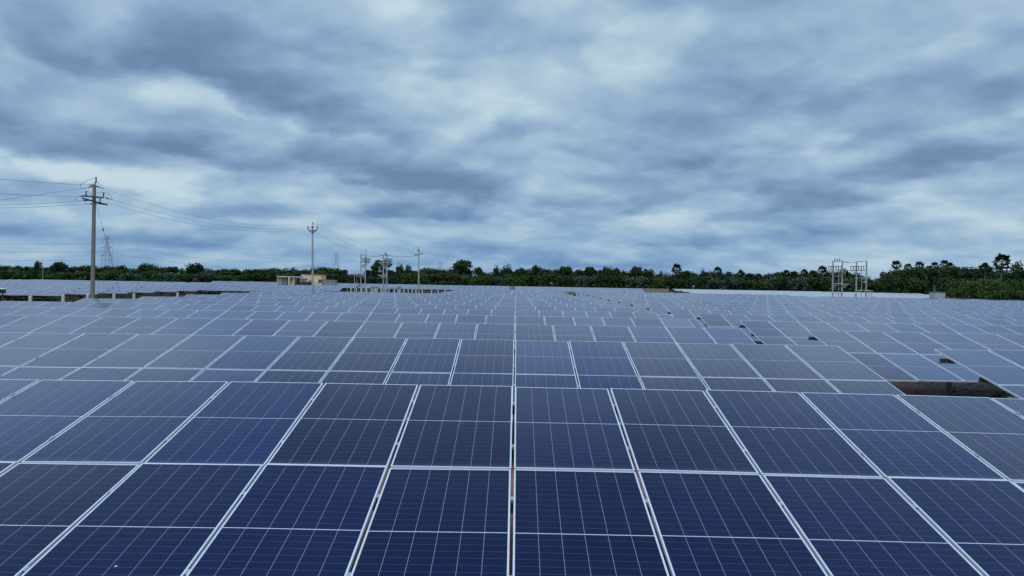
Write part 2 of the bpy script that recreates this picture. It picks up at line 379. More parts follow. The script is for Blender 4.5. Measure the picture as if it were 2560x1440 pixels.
# ------------------------------------------------------------------ terrain
Q0, DQ = .0042105, .00322          # depth of the first table's top edge, and the step from row to row (units of F*W)
HT = {0: 1.08, 1: 1.082, 2: 1.046, 3: 1.086, 4: 1.12, 5: 1.126, 6: 1.131, 7: 1.138, 8: 1.10, 9: 1.066, 10: 1.04, 11: 1.01, 12: .97, 13: .93, 14: .89, 15: .85, 16: .81}
ZTOP = 1.715                       # height of a table's upper edge over the ground
def qrow(k): return Q0 + DQ * (k - 1)
def yrow(k): return qrow(k) * F * W
def ground_z(x, y):
    k = (y / (F * W) - Q0) / DQ + 1
    xs = x / W
    if xs < -36: base = max(0, .03 * (k - 12)) if k < 24 else .36
    else: base = -.05 + max(0, min(1, (k - 7) / 16)) * .64 if k > 7 else -.05 * max(0, min(1, (k - 2) / 4))
    return base * W
xs_ = sorted(set([-6000, -3000, -1500, -800, -500] + list(range(-300, 301, 20)) + [500, 800, 1500, 3000, 6000]))
ys_ = sorted(set([-3000, -800, -200, -60, -20] + list(range(0, 261, 8)) + [300, 400, 600, 1000, 2000, 4000, 8000, 12000]))
gm = MB()
for y in ys_:
    for x in xs_: gm.v.append(Vector((x, y, ground_z(x, y))))
nx = len(xs_)
for j in range(len(ys_) - 1):
    for i in range(nx - 1): gm.face((j * nx + i, j * nx + i + 1, (j + 1) * nx + i + 1, (j + 1) * nx + i))
gobj = gm.build('ground', M['ground']); tag(gobj, 'red brown soil with patches of dry grass under the panels', None, None, 'structure')
for p in gobj.data.polygons: p.use_smooth = True

# ------------------------------------------------------------------ solar tables
TILT = R(12.0)
MW, ML = 1.134, 2.29               # module size
GAPX, GAPY = W - MW, .022
LP = ML + GAPY
FR, FH = .0145, .034               # frame lip and height
def add_module(mb_glass, mb_frame, cx, cy, tint, tx=0.0, ty=0.0, dz=0.0, gi=0, bi=1, fi=0):
    """module centred at (cx, cy) in slope coordinates; tx, ty = tiny tilts"""
    def p(x, y, z): return (cx + x, cy + y, z + dz + x * ty + y * tx)
    a, b = MW / 2, ML / 2; ia, ib = a - FR, b - FR
    if mb_glass is not None:
        mb_glass.quad(p(-ia, -ib, -.002), p(ia, -ib, -.002), p(ia, ib, -.002), p(-ia, ib, -.002), gi, [(0, 0), (1, 0), (1, 1), (0, 1)], tint)
        mb_glass.quad(p(-ia, ib, -.008), p(ia, ib, -.008), p(ia, -ib, -.008), p(-ia, -ib, -.008), bi)
    if mb_frame is not None:
        def fb(x0, x1, y0, y1):
            n = len(mb_frame.v)
            for z in (-FH, 0):
                for x, y in ((x0, y0), (x1, y0), (x1, y1), (x0, y1)): mb_frame.v.append(Vector(p(x, y, z)))
            for q in ((0, 3, 2, 1), (4, 5, 6, 7), (0, 1, 5, 4), (1, 2, 6, 5), (2, 3, 7, 6), (3, 0, 4, 7)): mb_frame.face([n + i for i in q], fi)
        fb(-a, a, -b, -ib); fb(-a, a, ib, b); fb(-a, -ia, -ib, ib); fb(ia, a, -ib, ib)
def rtint():
    r = random.random()
    return random.uniform(.0, .6) if r < .72 else random.uniform(.6, 1.0)
NVAR = 18
GLASS = []  # one per tone, dark to dusty
for i in range(NVAR):
    mb = MB(); add_module(mb, None, 0, 0, (i + .5) / NVAR); GLASS.append(mb.mesh('solar_panel', [M['cells'], M['backsheet']]))
_fb = MB(); add_module(None, _fb, 0, 0, 0); FRAME = _fb.mesh('panel_frame', [M['alu']])
PURL_S = [LP * .24, LP * .76, LP * 1.24, LP * 1.76]     # purlin positions down the slope
def slope_pt(x, s, nrm, t=TILT): return Vector((x, -s * math.cos(t) - nrm * math.sin(t), ZTOP - s * math.sin(t) + nrm * math.cos(t)))
_cache = {}
def array_mesh(n, white=False):
    """all modules of a far table in one mesh; three variants per length"""
    key = ('arr', n, white, random.randrange(3))
    if key not in _cache:
        mb = MB()
        for j in range(2):
            for i in range(n):
                add_module(mb, mb, (i + .5) * W, -(j + .5) * LP, rtint(), random.gauss(0, .0042), random.gauss(0, .003), random.gauss(0, .004), 0, 1, 2)
        _cache[key] = mb.mesh('panel_surface', [M['palemodule' if white else 'cells'], M['backsheet'], M['alu']])
    return _cache[key]
def purlin_mb(n, s, over, clamps=True, t=TILT):
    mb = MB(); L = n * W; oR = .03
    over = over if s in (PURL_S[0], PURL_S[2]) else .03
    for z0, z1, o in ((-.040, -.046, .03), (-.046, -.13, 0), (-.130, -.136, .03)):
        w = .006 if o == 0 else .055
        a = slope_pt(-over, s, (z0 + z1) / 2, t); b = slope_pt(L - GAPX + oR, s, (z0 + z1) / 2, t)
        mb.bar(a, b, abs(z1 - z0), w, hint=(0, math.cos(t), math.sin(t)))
    if clamps:
        for i in range(1, n):
            x = i * W - GAPX / 2
            mb.bar(slope_pt(x, s - .03, -.010, t), slope_pt(x, s + .03, -.010, t), GAPX - .002, .006, 1, hint=(0, -math.sin(t), math.cos(t)))
            mb.bar(slope_pt(x, s - .022, -.022, t), slope_pt(x, s + .022, -.022, t), .018, .034, 1, hint=(0, -math.sin(t), math.cos(t)))
    return mb
def frame_x(n):
    m = max(2, round(n * W / 3.6)); return [min(3.2, n * W * .2) + (n * W - 2 * min(3.2, n * W * .2)) * i / (m - 1) for i in range(m)]
S_MID = LP
def rafter_mb(x, t=TILT):
    mb = MB(); mb.bar(slope_pt(x, .32, -.19, t), slope_pt(x, 2 * LP - .32, -.19, t), .05, .10); return mb
def post_mb(x, t=TILT):
    mb = MB(); tp = slope_pt(x, S_MID, -.24, t); y = tp.y
    mb.bar((x, y, -1.2), (x, y, tp.z), .012, .15); mb.bar((x - .04, y - .07, -1.2), (x - .04, y - .07, tp.z), .08, .008); mb.bar((x - .04, y + .07, -1.2), (x - .04, y + .07, tp.z), .08, .008)
    return mb
def brace_mb(x, sgn, t=TILT):
    mb = MB(); tp = slope_pt(x, S_MID, -.24, t)
    mb.bar((x + .05, tp.y + sgn * .08, .32), slope_pt(x + .05, S_MID - sgn * 1.45, -.25, t), .055, .055); return mb
def support_mesh(n, legs=False, t=TILT):
    key = ('sup', n, legs, t)
    if key not in _cache:
        mb = MB()
        def add(o):
            k = len(mb.v); mb.v += o.v
            for f in o.f: mb.face([k + i for i in f])
        for s in PURL_S: add(purlin_mb(n, s, .18, False, t))
        for x in (frame_x(n) if not legs else [.6 + 2.3 * i for i in range(int((n * W - .8) / 2.3) + 1)]):
            add(rafter_mb(x, t))
            if legs:
                for s in (.7, 2 * LP - .7):
                    tp = slope_pt(x, s, -.24, t); o = MB(); o.bar((x, tp.y, -1.2), (x, tp.y, tp.z), .2, .2); add(o)
                o = MB(); a = slope_pt(x, 2 * LP - .7, -.24, t); o.bar((x, a.y, .1), slope_pt(x, LP, -.25, t), .07, .07); add(o)
            else:
                add(post_mb(x, t)); add(brace_mb(x, 1, t)); add(brace_mb(x, -1, t))
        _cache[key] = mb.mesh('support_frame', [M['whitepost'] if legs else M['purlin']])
    return _cache[key]
_rack = {}
def rack_parts(n, t, clamps):
    key = (n, clamps)
    if key not in _rack:
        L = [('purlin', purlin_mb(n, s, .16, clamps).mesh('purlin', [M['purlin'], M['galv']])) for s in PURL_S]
        for x in frame_x(n):
            L.append(('rafter', rafter_mb(x).mesh('rafter', [M['galv']]))); L.append(('post', post_mb(x).mesh('post', [M['galv']])))
            for sg in (1, -1): L.append(('brace', brace_mb(x, sg).mesh('brace', [M['galv']])))
        _rack[key] = L
    for nm, me in _rack[key]: child(nm, me, t)
GROUP = 'tilted solar tables in parallel rows'
def table(q, n0, n, h, label, detail=0, sag=None, toner=None, tilt=TILT, legs=False, white=False, group=GROUP):
    """one table: top edge at depth q, first column n0, n columns, camera h*W above its top edge"""
    z = CZ - h * W - ZTOP
    t = thing('solar_table', label, 'solar table', (n0 * W + GAPX / 2, q * F * W, z), group)
    if detail:
        for j in range(2):
            for i in range(n):
                cx = (i + .5) * W - GAPX / 2; s = (j + .5) * LP - GAPY / 2
                col = n0 + i + .5; dz = sag(col) if sag else 0.0
                v = random.randrange(NVAR) if toner is None else min(NVAR - 1, max(0, int(toner(col, j) * NVAR + random.gauss(0, 1.2))))
                p = slope_pt(cx, s, random.gauss(0, .0015)); p.z += dz
                ex = sag and (sag(col + .5) - sag(col - .5)) / W or 0.0
                o = child('solar_panel', GLASS[v], t, p, (TILT + random.gauss(0, .0042), -ex + random.gauss(0, .003), random.gauss(0, .0006)))
                child('panel_frame', FRAME, o)
        rack_parts(n, t, detail > 1)
    else:
        child('panel_surface', array_mesh(n, white), t, (-GAPX / 2, 0, ZTOP), (tilt, 0, 0))
        child('support_frame', support_mesh(n, legs, tilt), t)
    return t
ORD = ['', 'nearest', 'second', 'third', 'fourth', 'fifth', 'sixth', 'seventh', 'eighth', 'ninth', 'tenth', 'eleventh', 'twelfth', 'thirteenth', 'fourteenth', 'fifteenth', 'sixteenth', 'seventeenth', 'eighteenth', 'nineteenth', 'twentieth']
def rowlab(k): return 'front row' if k == 1 else ORD[k] + ' row from the front'
def tone1(c, j):      # front table: blue modules left and right, near black ones in the middle
    if j == 0: return .56 if c < -3 else (.42 if c < -2 else (.08 if c < 0 else (.22 if c < 1 else (.12 if c < 2 else (.38 if c < 4 else .78)))))
    return .10 if c < -4 else (.30 if c < -1 else (.10 if c < 0 else (.16 if c < 2 else (.34 if c < 4 else .28))))
def tone2(c, j):      # second table: dusty grey at both ends, very dark left of the middle
    return .84 if c < -6 else (.96 if c < -5 else (.55 if c < -4 else (.06 if c < -2 else (.25 if c < 0 else (.62 if c < 2 else (.74 if c < 3 else .96))))))
for k in range(1, 12):
    sag = None
    if k == 1: sag = lambda c: -min(.05, .00125 * c * c)
    if k == 2: sag = lambda c: -min(.06, .0004 * c * c) if c < 0 else 0.0
    lab = 'solar table of large dark blue panels filling the front of the view' if k == 1 else 'long blue solar table of the %s, left of the aisle' % rowlab(k)
    table(qrow(k), -22, 28, HT[k], lab, 2 if k <= 3 else (1 if k <= 7 else 0), sag, {1: tone1, 2: tone2}.get(k))
for k in range(12, 17):
    table(qrow(k), -7.4, 13, HT[k], 'short solar table of the %s, right of the twin pole clearing' % rowlab(k))
for k in range(1, 17):
    table(qrow(k), 7.76, 28, HT[k] + .028, 'blue solar table of the %s, right of the aisle' % rowlab(k), 1 if 2 <= k <= 7 else 0)
for k in range(9, 16):
    table(qrow(k), 37.5, 28, HT[k] + .03, 'pale reflecting solar table of the %s, towards the right edge' % rowlab(k))
for k in range(14, 16):
    table(qrow(k), 67.3, 28, HT[k] + .03, 'pale reflecting solar table of the %s, before the right trees' % rowlab(k))
# left block beyond the service road
for k in range(12, 18):
    table(qrow(k), -71, 28, 1.08 - .03 * (k - 12), 'solar table of the left block beyond the white posts, its %s row' % ('front' if k == 12 else ORD[k - 11]), group='solar tables of the far left block')
for k in range(14, 23):
    table(qrow(k), -101.5 if k < 18 else -87.3, 28, 1.08 - .03 * (k - 12), 'solar table touching the left frame edge in the left block, %s there' % ('first' if k == 14 else ORD[k - 13]), group='solar tables of the far left block')
for k, e in ((18, -29), (19, -29)):
    table(qrow(k), e - 28, 28, 1.08 - .03 * (k - 12), 'grey blue solar table in front of the yellow hut, %s of two' % ('nearer' if k == 18 else 'farther'), group='solar tables of the far left block')
table(qrow(20), -36, 8, .84, 'short solar table just left of the dark opening with pale legs')
for k in (20, 21, 22):
    table(qrow(k), -58.5, 14, 1.08 - .03 * (k - 12), 'pale solar table left of the grey shelter, %s of three stepping back' % {20: 'front', 21: 'middle', 22: 'rear'}[k], group='solar tables of the far left block')
# far row in front of the trees
QF = .0758
table(QF, -29.2, 28, .50, 'pale far solar table on many light legs behind the twin poles', legs=True)
table(QF, -57.5, 28, .50, 'pale far solar table behind the yellow hut and shelter', legs=True)
table(QF, -.1, 24, .50, 'pale far solar table right of the small wall gap, in front of trees', legs=True)
# almost flat, pale tables on the right
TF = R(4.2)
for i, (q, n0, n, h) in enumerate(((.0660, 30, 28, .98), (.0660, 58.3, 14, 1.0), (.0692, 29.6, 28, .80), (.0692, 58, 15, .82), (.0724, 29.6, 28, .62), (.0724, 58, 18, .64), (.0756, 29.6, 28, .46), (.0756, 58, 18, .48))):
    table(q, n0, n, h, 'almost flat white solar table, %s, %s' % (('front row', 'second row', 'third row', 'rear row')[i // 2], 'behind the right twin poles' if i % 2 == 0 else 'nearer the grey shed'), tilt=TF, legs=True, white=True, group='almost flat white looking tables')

# ------------------------------------------------------------------ poles, wires and switching structures
def hz_y(px): return VPY + (px - VPX) * math.tan(roll)
class Px:
    """beams laid out at a common distance Z from measured positions, built in metres"""
    def __init__(s, Z): s.Z = Z; s.mb = MB(); s.k = Z / F
    def p(s, x, y, dz=0.0): return P(x, y, s.Z) + Vector((0, dz, 0))
    def beam(s, x0, y0, x1, y1, w, h=None, d0=0.0, d1=None, w2=None):
        s.mb.bar(s.p(x0, y0, d0), s.p(x1, y1, d0 if d1 is None else d1), w, h, w2=w2)
    def tube(s, pts, r): s.mb.tube([s.p(*q) for q in pts], r, 5)
    def insul(s, x0, y0, x1, y1, r, sheds=5, d0=0.0, d1=None):
        """ribbed insulator between two points"""
        a = s.p(x0, y0, d0); b = s.p(x1, y1, d0 if d1 is None else d1)
        pts, rad = [], []
        for i in range(sheds * 2 + 1):
            pts.append(a.lerp(b, i / (sheds * 2))); rad.append(r * (.55 if i % 2 == 0 else 1.0))
        s.mb.tube(pts, r, 6, radii=rad)
    def build(s, name, mat, parent):
        o = s.mb.build(name, mat, parent); s.mb = MB(); return o
def wire(a, b, sag, r, label, n=18, mat='wire', group=None, name='power_line', cat='power line'):
    a = Vector(a); b = Vector(b); mb = MB(); pts = []
    for i in range(n + 1):
        t = i / n; p = a.lerp(b, t); p.z -= sag * 4 * t * (1 - t); pts.append(p)
    mb.tube(pts, r, 5)
    return tag(mb.build(name, M[mat], None, origin=a), label, cat, group)

# concrete pole by the service road
Z1 = 51.5
base1 = P(231, 743, Z1); base1.z = ground_z(base1.x, Z1)
pole1 = thing('utility_pole', 'tall brown grey concrete pole with crossarms and many wires on the left', 'utility pole', base1)
d = Px(Z1)
top1 = d.p(236, 461.5); d.mb.bar(base1 - Vector((0, 0, .8)), top1, .23, .20, w2=.165); d.build('pole_shaft', M['concrete'], pole1)
d.beam(238.4, 462, 238.4, 453.5, .07); d.beam(232, 463.5, 239.5, 463.5, .24, .06); d.build('top_bracket', M['galv'], pole1)
d.insul(240.0, 457, 240.4, 442.5, .055, 6); d.build('insulator', M['ceramic'], pole1)
d.beam(212.5, 490.5, 261, 495, .10, .10, d0=-.15); d.beam(213, 492, 213, 489, .12, .12, d0=-.15); d.build('crossarm', M['darksteel'], pole1)
d.beam(227, 500, 250.5, 508.5, .09, .09, d0=-1.0, d1=.9); d.beam(238, 509, 251, 508.7, .05, .05, d0=0, d1=.9); d.build('crossarm', M['darksteel'], pole1)
for x0, y0, x1, y1 in ((215.3, 489, 215.3, 477.5), (259, 493, 258.8, 481), (250.2, 507, 250.4, 496)):
    d.insul(x0, y0, x1, y1, .05, 5); d.build('insulator', M['ceramic'], pole1)
for x0, y0, x1, y1, xe, ye in ((233, 463.3, 224, 462.8, 217.5, 462.3), (232, 466.2, 222, 468.6, 210, 470.6), (240.5, 465.2, 249, 468.6, 259, 471.5),
                               (209.5, 490.4, 201.5, 490.5, 197, 490.8), (263.5, 494.2, 273, 497.3, 281, 499.5), (220, 501, 209, 501.8, 192, 502.9), (231, 509.6, 226, 509.8, 215, 510.4)):
    d.insul(x0, y0, x1, y1, .05, 4); d.tube([(x1, y1), (xe, ye)], .018); d.build('strain_insulator', M['ceramic'], pole1)
def loop(pts, r=.012):
    d.tube(pts, r)
loop([(240, 442), (233, 447), (220, 450), (208, 456), (201, 463), (201, 468), (208, 470.5)]); loop([(240.5, 452), (247, 458), (253, 464), (257, 470)])
loop([(259, 481), (264, 480.5), (270, 484), (277, 490), (280, 497), (280.5, 499)]); loop([(215.3, 477.5), (221, 479.5), (227, 484), (231, 489)])
loop([(242, 481.5), (249, 482.5), (255, 481.8), (259, 481)]); loop([(193, 492), (190, 497), (190, 501), (193, 503)]); loop([(214, 503), (213.5, 507), (216, 510.4)])
d.build('jumper_wire', M['wire'], pole1)
# pole with V arm behind the eleventh row
Z2 = 88.0
base2 = P(782.6, 729, Z2); base2.z = ground_z(base2.x, Z2)
pole2 = thing('utility_pole', 'slim pale grey pole with a V shaped crossarm beside the yellow hut', 'utility pole', base2)
d = Px(Z2); d.mb.tube([base2 - Vector((0, 0, .8)), d.p(781.3, 567)], .1, 10, radii=[.125, .085]); d.build('pole_shaft', M['palepole'], pole2)
d.beam(769.6, 572.5, 777.5, 580.2, .09); d.beam(793.6, 572.5, 786, 580.2, .09); d.beam(777, 580.3, 786.5, 580.3, .10, .12, d0=-.1); d.beam(775, 576, 789, 576, .06, .06, d0=-.12); d.build('v_crossarm', M['darksteel'], pole2)
d.beam(778.6, 567.6, 784.6, 567.6, .12, .2); d.beam(782, 567, 782, 560, .05); d.build('top_bracket', M['darksteel'], pole2)
for x0, y0, x1, y1 in ((769.8, 572.4, 769.9, 564.6), (793.4, 572.4, 793.3, 565), (782.1, 561, 782.3, 555.3)):
    d.insul(x0, y0, x1, y1, .065, 4); d.build('insulator', M['ceramic'], pole2)
# small pole far in the middle
Z3 = 150.0
base3 = P(1046.8, 731, Z3); base3.z = ground_z(base3.x, Z3)
pole3 = thing('utility_pole', 'pale pole with small asymmetric crossarm right of the twin pole structures', 'utility pole', base3)
d = Px(Z3); d.mb.tube([base3 - Vector((0, 0, .8)), d.p(1047, 625.5)], .1, 8, radii=[.14, .10]); d.build('pole_shaft', M['palepole'], pole3)
d.beam(1036, 635.6, 1056, 634.8, .13); d.beam(1055.5, 635, 1055.5, 629, .08); d.beam(1035.5, 639.2, 1048, 639.4, .11); d.beam(1044, 626.4, 1049, 626.4, .2); d.build('crossarm', M['darksteel'], pole3)
d.insul(1045.6, 626, 1045.6, 617.8, .07, 4); d.build('insulator', M['ceramic'], pole3)

# twin-pole switching structures
ZD = 152.0
def dp_thing(label, px, ypx, Z):
    b = P(px, ypx, Z); b.z = ground_z(b.x, Z); return thing('switching_structure', label, 'pole structure', b)
def dp_pole(d, t, x0, ytop, x1, ybot, w=.2, mat='palepole'):
    a = d.p(x1, ybot); gz = ground_z(a.x, d.Z)
    b = d.p(x0, ytop); ext = (a - b).normalized(); a2 = a + ext * max(0, (a.z - gz) + .6)
    d.mb.bar(a2, b, w, w); d.build('pole_shaft', M[mat], t)
dA = dp_thing('twin pole structure with side platform and thin mast, nearer the yellow hut', 908, 727, ZD); d = Px(ZD)
dp_pole(d, dA, 902.5, 636, 902, 726); dp_pole(d, dA, 913.6, 640, 913, 728)
d.beam(915.6, 660, 915.6, 625.5, .1); d.beam(913.8, 625.2, 917.4, 625.2, .09); d.build('mast', M['palepole'], dA)
for dd in (-.5, .5):
    d.beam(906, 646.3, 925.3, 647, .09, d0=dd); d.beam(906.5, 655, 923.5, 656, .11, d0=dd)
    for i in range(5): d.beam(908 + i * 4, 646.4, 908 + i * 4, 655.6, .07, d0=dd)
d.build('insulator_rack', M['darksteel'], dA)
d.beam(902.5, 636, 917, 638.2, .14); d.beam(902.5, 667.6, 914, 667.6, .1); d.beam(902.5, 655.4, 914, 655.4, .1)
d.beam(916, 664, 922, 656.6, .08); d.build('crossbeam', M['palepole'], dA)
for dd in (-.6, .6):
    d.beam(885, 686.8, 913, 686.0, .12, d0=dd); d.beam(893.5, 687.5, 902, 694, .09, d0=dd); d.beam(905, 688, 912, 694.5, .09, d0=dd)
d.beam(887.7, 687, 887.7, 733, .11, d0=-.6); d.beam(890.4, 687, 890.4, 733, .11, d0=.6); d.beam(885.5, 686.6, 902, 686.4, .07, 1.3); d.build('platform', M['palepole'], dA)
for x in (906.3, 909.3, 911.8): d.insul(x, 667, x, 661, .07, 3)
d.build('insulator', M['ceramic'], dA)
dB = dp_thing('twin pole structure with two platforms in front of a lone round tree', 963, 728, ZD); d = Px(ZD)
dp_pole(d, dB, 958.6, 637, 958.2, 729, .24); dp_pole(d, dB, 967.2, 635.3, 966.8, 729, .24)
d.beam(950, 639, 976, 638.2, .14); d.beam(958.5, 667.7, 967.5, 667.7, .11); d.beam(958.5, 684.6, 967.5, 684.6, .11); d.beam(958.5, 660, 967.5, 668, .08); d.beam(967.5, 660, 958.5, 668, .08); d.build('crossbeam', M['palepole'], dB)
for dd in (-.6, .6):
    d.beam(946, 656.4, 976.6, 657, .13, d0=dd); d.beam(952, 657, 957.6, 666, .09, d0=dd); d.beam(974, 657.5, 968.4, 666, .09, d0=dd)
d.build('platform', M['palepole'], dB)
for dd in (-.6, .6): d.beam(946, 687.6, 968, 688.4, .13, d0=dd); d.beam(949.5, 688, 957.4, 695, .09, d0=dd); d.beam(960.5, 690, 966, 695, .08, d0=dd)
d.build('platform', M['palepole'], dB)
for dd in (-.5, .5):
    d.beam(961.5, 647.4, 980.8, 648, .08, d0=dd); d.beam(962, 655, 978, 655.4, .09, d0=dd)
    for i in range(6): d.beam(963 + i * 3.2, 647.4, 963 + i * 3.2, 655, .06, d0=dd)
d.build('insulator_rack', M['darksteel'], dB)
for x in (962.4, 964.6, 966.6): d.insul(x, 638, x, 632.4, .07, 3)
d.build('insulator', M['ceramic'], dB)
d.beam(960.3, 700, 965.5, 700, .5, .5); d.beam(960.3, 706, 965.5, 706, .3, .5); d.build('switch_box', M['trafo'], dB)
ZR = 141.0
dC = dp_thing('twin pole structure with three upright insulators and two work platforms, at right', 2093, 742, ZR); d = Px(ZR)
dp_pole(d, dC, 2082.6, 653.3, 2081.2, 743, .19); dp_pole(d, dC, 2106.3, 652.4, 2104.6, 743.5, .19)
d.beam(2081.5, 654, 2107.8, 652.6, .13); d.beam(2081, 690, 2104.5, 690, .1); d.beam(2078, 732.8, 2107.5, 733.6, .1); d.build('crossbeam', M['palepole'], dC)
for dd in (-.5, .5):
    d.beam(2072.8, 665.6, 2101.5, 666, .06, d0=dd); 
    for i in range(5): d.beam(2074.2 + i * 6.35, 665.6, 2074.2 + i * 6.35, 675.4, .07, d0=dd); d.beam(2074.2 + i * 6.35, 665, 2074.2 + i * 6.35, 667, .14, d0=dd)
d.build('insulator_rack', M['darksteel'], dC)
for dd in (-.5, .5):
    d.beam(2071.3, 675.8, 2120, 675.4, .11, d0=dd); d.beam(2088.6, 677, 2083, 685.5, .08, d0=dd); d.beam(2076, 678, 2081, 686, .08, d0=dd); d.beam(2113, 677, 2107, 686, .08, d0=dd); d.beam(2100.6, 678, 2104.6, 685.5, .08, d0=dd)
d.build('platform', M['palepole'], dC)
for dd in (-.5, .5):
    d.beam(2081.7, 709.6, 2103.6, 708.4, .13, d0=dd); d.beam(2103, 710.4, 2119, 710.2, .13, d0=dd); d.beam(2089, 711.5, 2082.5, 718.5, .09, d0=dd); d.beam(2114.2, 712, 2107, 719, .09, d0=dd)
d.build('platform', M['palepole'], dC)
d.beam(2097, 676.5, 2096.4, 743, .08); d.build('middle_post', M['palepole'], dC)
for x in (2087, 2093, 2099): d.insul(x, 654, x, 646.6, .09, 4)
d.build('insulator', M['ceramic'], dC)
dD = dp_thing('twin pole structure with sloping top beam and low cable tray, right of the other one', 2153, 742, ZR); d = Px(ZR)
dp_pole(d, dD, 2141.7, 654.6, 2140, 743, .19); dp_pole(d, dD, 2166.6, 652.4, 2165, 743.5, .19)
d.beam(2140.4, 654.8, 2167.6, 652.6, .13); d.beam(2141, 693.8, 2165.5, 693.8, .1); d.beam(2154, 697, 2165.5, 697, .12); d.build('crossbeam', M['palepole'], dD)
for dd in (-.5, .5):
    d.beam(2128.8, 666, 2159.4, 665.6, .06, d0=dd)
    for i in range(5): d.beam(2130 + i * 6.55, 665.6, 2130 + i * 6.55, 675.6, .07, d0=dd); d.beam(2130 + i * 6.55, 665, 2130 + i * 6.55, 667.2, .15, d0=dd)
    d.beam(2127.8, 675.9, 2159.4, 675.6, .11, d0=dd); d.beam(2132.2, 678, 2140.4, 686, .08, d0=dd)
d.build('insulator_rack', M['darksteel'], dD)
d.beam(2154.2, 676.6, 2153.8, 743, .08); d.build('middle_post', M['palepole'], dD)
for dd in (-.5, .5): d.beam(2141, 727.2, 2150, 727, .11, d0=dd); d.beam(2148, 727, 2148, 727, .11, d0=-.5, d1=.5) if dd < 0 else None; d.beam(2146, 728, 2151, 725.4, .1, d0=dd); d.beam(2150, 725.4, 2172, 725.6, .12, d0=dd); d.beam(2165, 727, 2180, 727.2, .14, d0=dd); d.beam(2176, 728, 2176, 744, .09, d0=dd)
d.build('cable_tray', M['palepole'], dD)

# wires
g1 = 'wires leaving the concrete pole to the left'
dq = Px(Z1)
for y0, x1, y1, nm, sg in ((443.5, 217.5, 462.3, 'top', .1), (500.5, 210, 470.6, 'rising', -.0), (480.5, 197, 490.6, 'crossarm', .1), (508.6, 192, 502.9, 'lower', .1), (516.2, 215, 510.4, 'lowest', .1)):
    a = dq.p(x1, y1); e = P(-160, y0 - (y1 - y0) / (x1 - 0) * 160, 44)
    wire(a, e, sg, .0095, '%s wire running left out of view from the concrete pole' % nm)
a2 = Px(Z2)
wire(dq.p(259, 471.5), a2.p(782.2, 555.6), 1.15, .0072, 'uppermost wire sagging from the concrete pole to the V arm pole')
wire(dq.p(281, 499.5), a2.p(769.9, 564.8), .95, .0072, 'middle wire sagging from the concrete pole to the V arm pole')
wire(dq.p(254, 501.8), a2.p(793.2, 565.2), 1.2, .0072, 'lowest wire sagging from the concrete pole to the V arm pole')
a3, aD = Px(Z3), Px(ZD)
wire(a2.p(782.2, 555.6), a3.p(1045.6, 618.5), 1.5, .010, 'uppermost wire falling from the V arm pole towards the small far pole')
wire(a2.p(793.2, 565.2), aD.p(964.6, 633), .9, .010, 'wire falling from the V arm pole to the twin poles by the lone tree')
wire(a2.p(769.9, 564.8), aD.p(915.6, 627), .9, .010, 'wire falling from the V arm pole to the masted twin poles')
for dd, nm in ((-.5, 'front'), (.5, 'rear')):
    o = Vector((0, dd, 0))
    wire(aD.p(903, 637) + o, aD.p(958.6, 638.5) + o, .25, .022, '%s bus wire level between the left twin pole structures' % nm)
    wire(aD.p(967.4, 638.3) + o, a3.p(1040, 639) + o, .25, .022, '%s bus wire level from the twin poles to the small far pole' % nm)
aR = Px(ZR)
for dd, nm in ((-.5, 'front'), (0.0, 'middle'), (.5, 'rear')):
    o = Vector((0, dd, 0)); wire(aR.p(2106, 653) + o, aR.p(2141, 654.8) + o, .2, .02, '%s bus wire sagging between the right twin pole structures' % nm)
gy = thing('guy_wire', 'slanted guy wire with dark insulator right of the concrete pole', 'guy wire', dq.p(241, 510))
dq.tube([(241, 510), (258, 575)], .008); dq.mb.tube([P(258, 575, Z1), P(300, 733, Z1 + 3)], .008, 5); dq.build('strand', M['wire'], gy)
dq.insul(256.8, 571.5, 258.6, 577, .06, 3); dq.build('guy_insulator', M['ceramic'], gy)
mast = P(107, 700, 190); mm = MB(); mb_top = P(107, 655.5, 190); mm.tube([Vector((mast.x, 190, 0)), mb_top], .06, 6); mm.tube([mb_top, mb_top + Vector((0, 0, 1.2))], .02, 4)
tag(mm.build('lightning_mast', M['palepole'], None, origin=Vector((mast.x, 190, 0))), 'very thin lone mast in front of trees at the far left', 'mast')

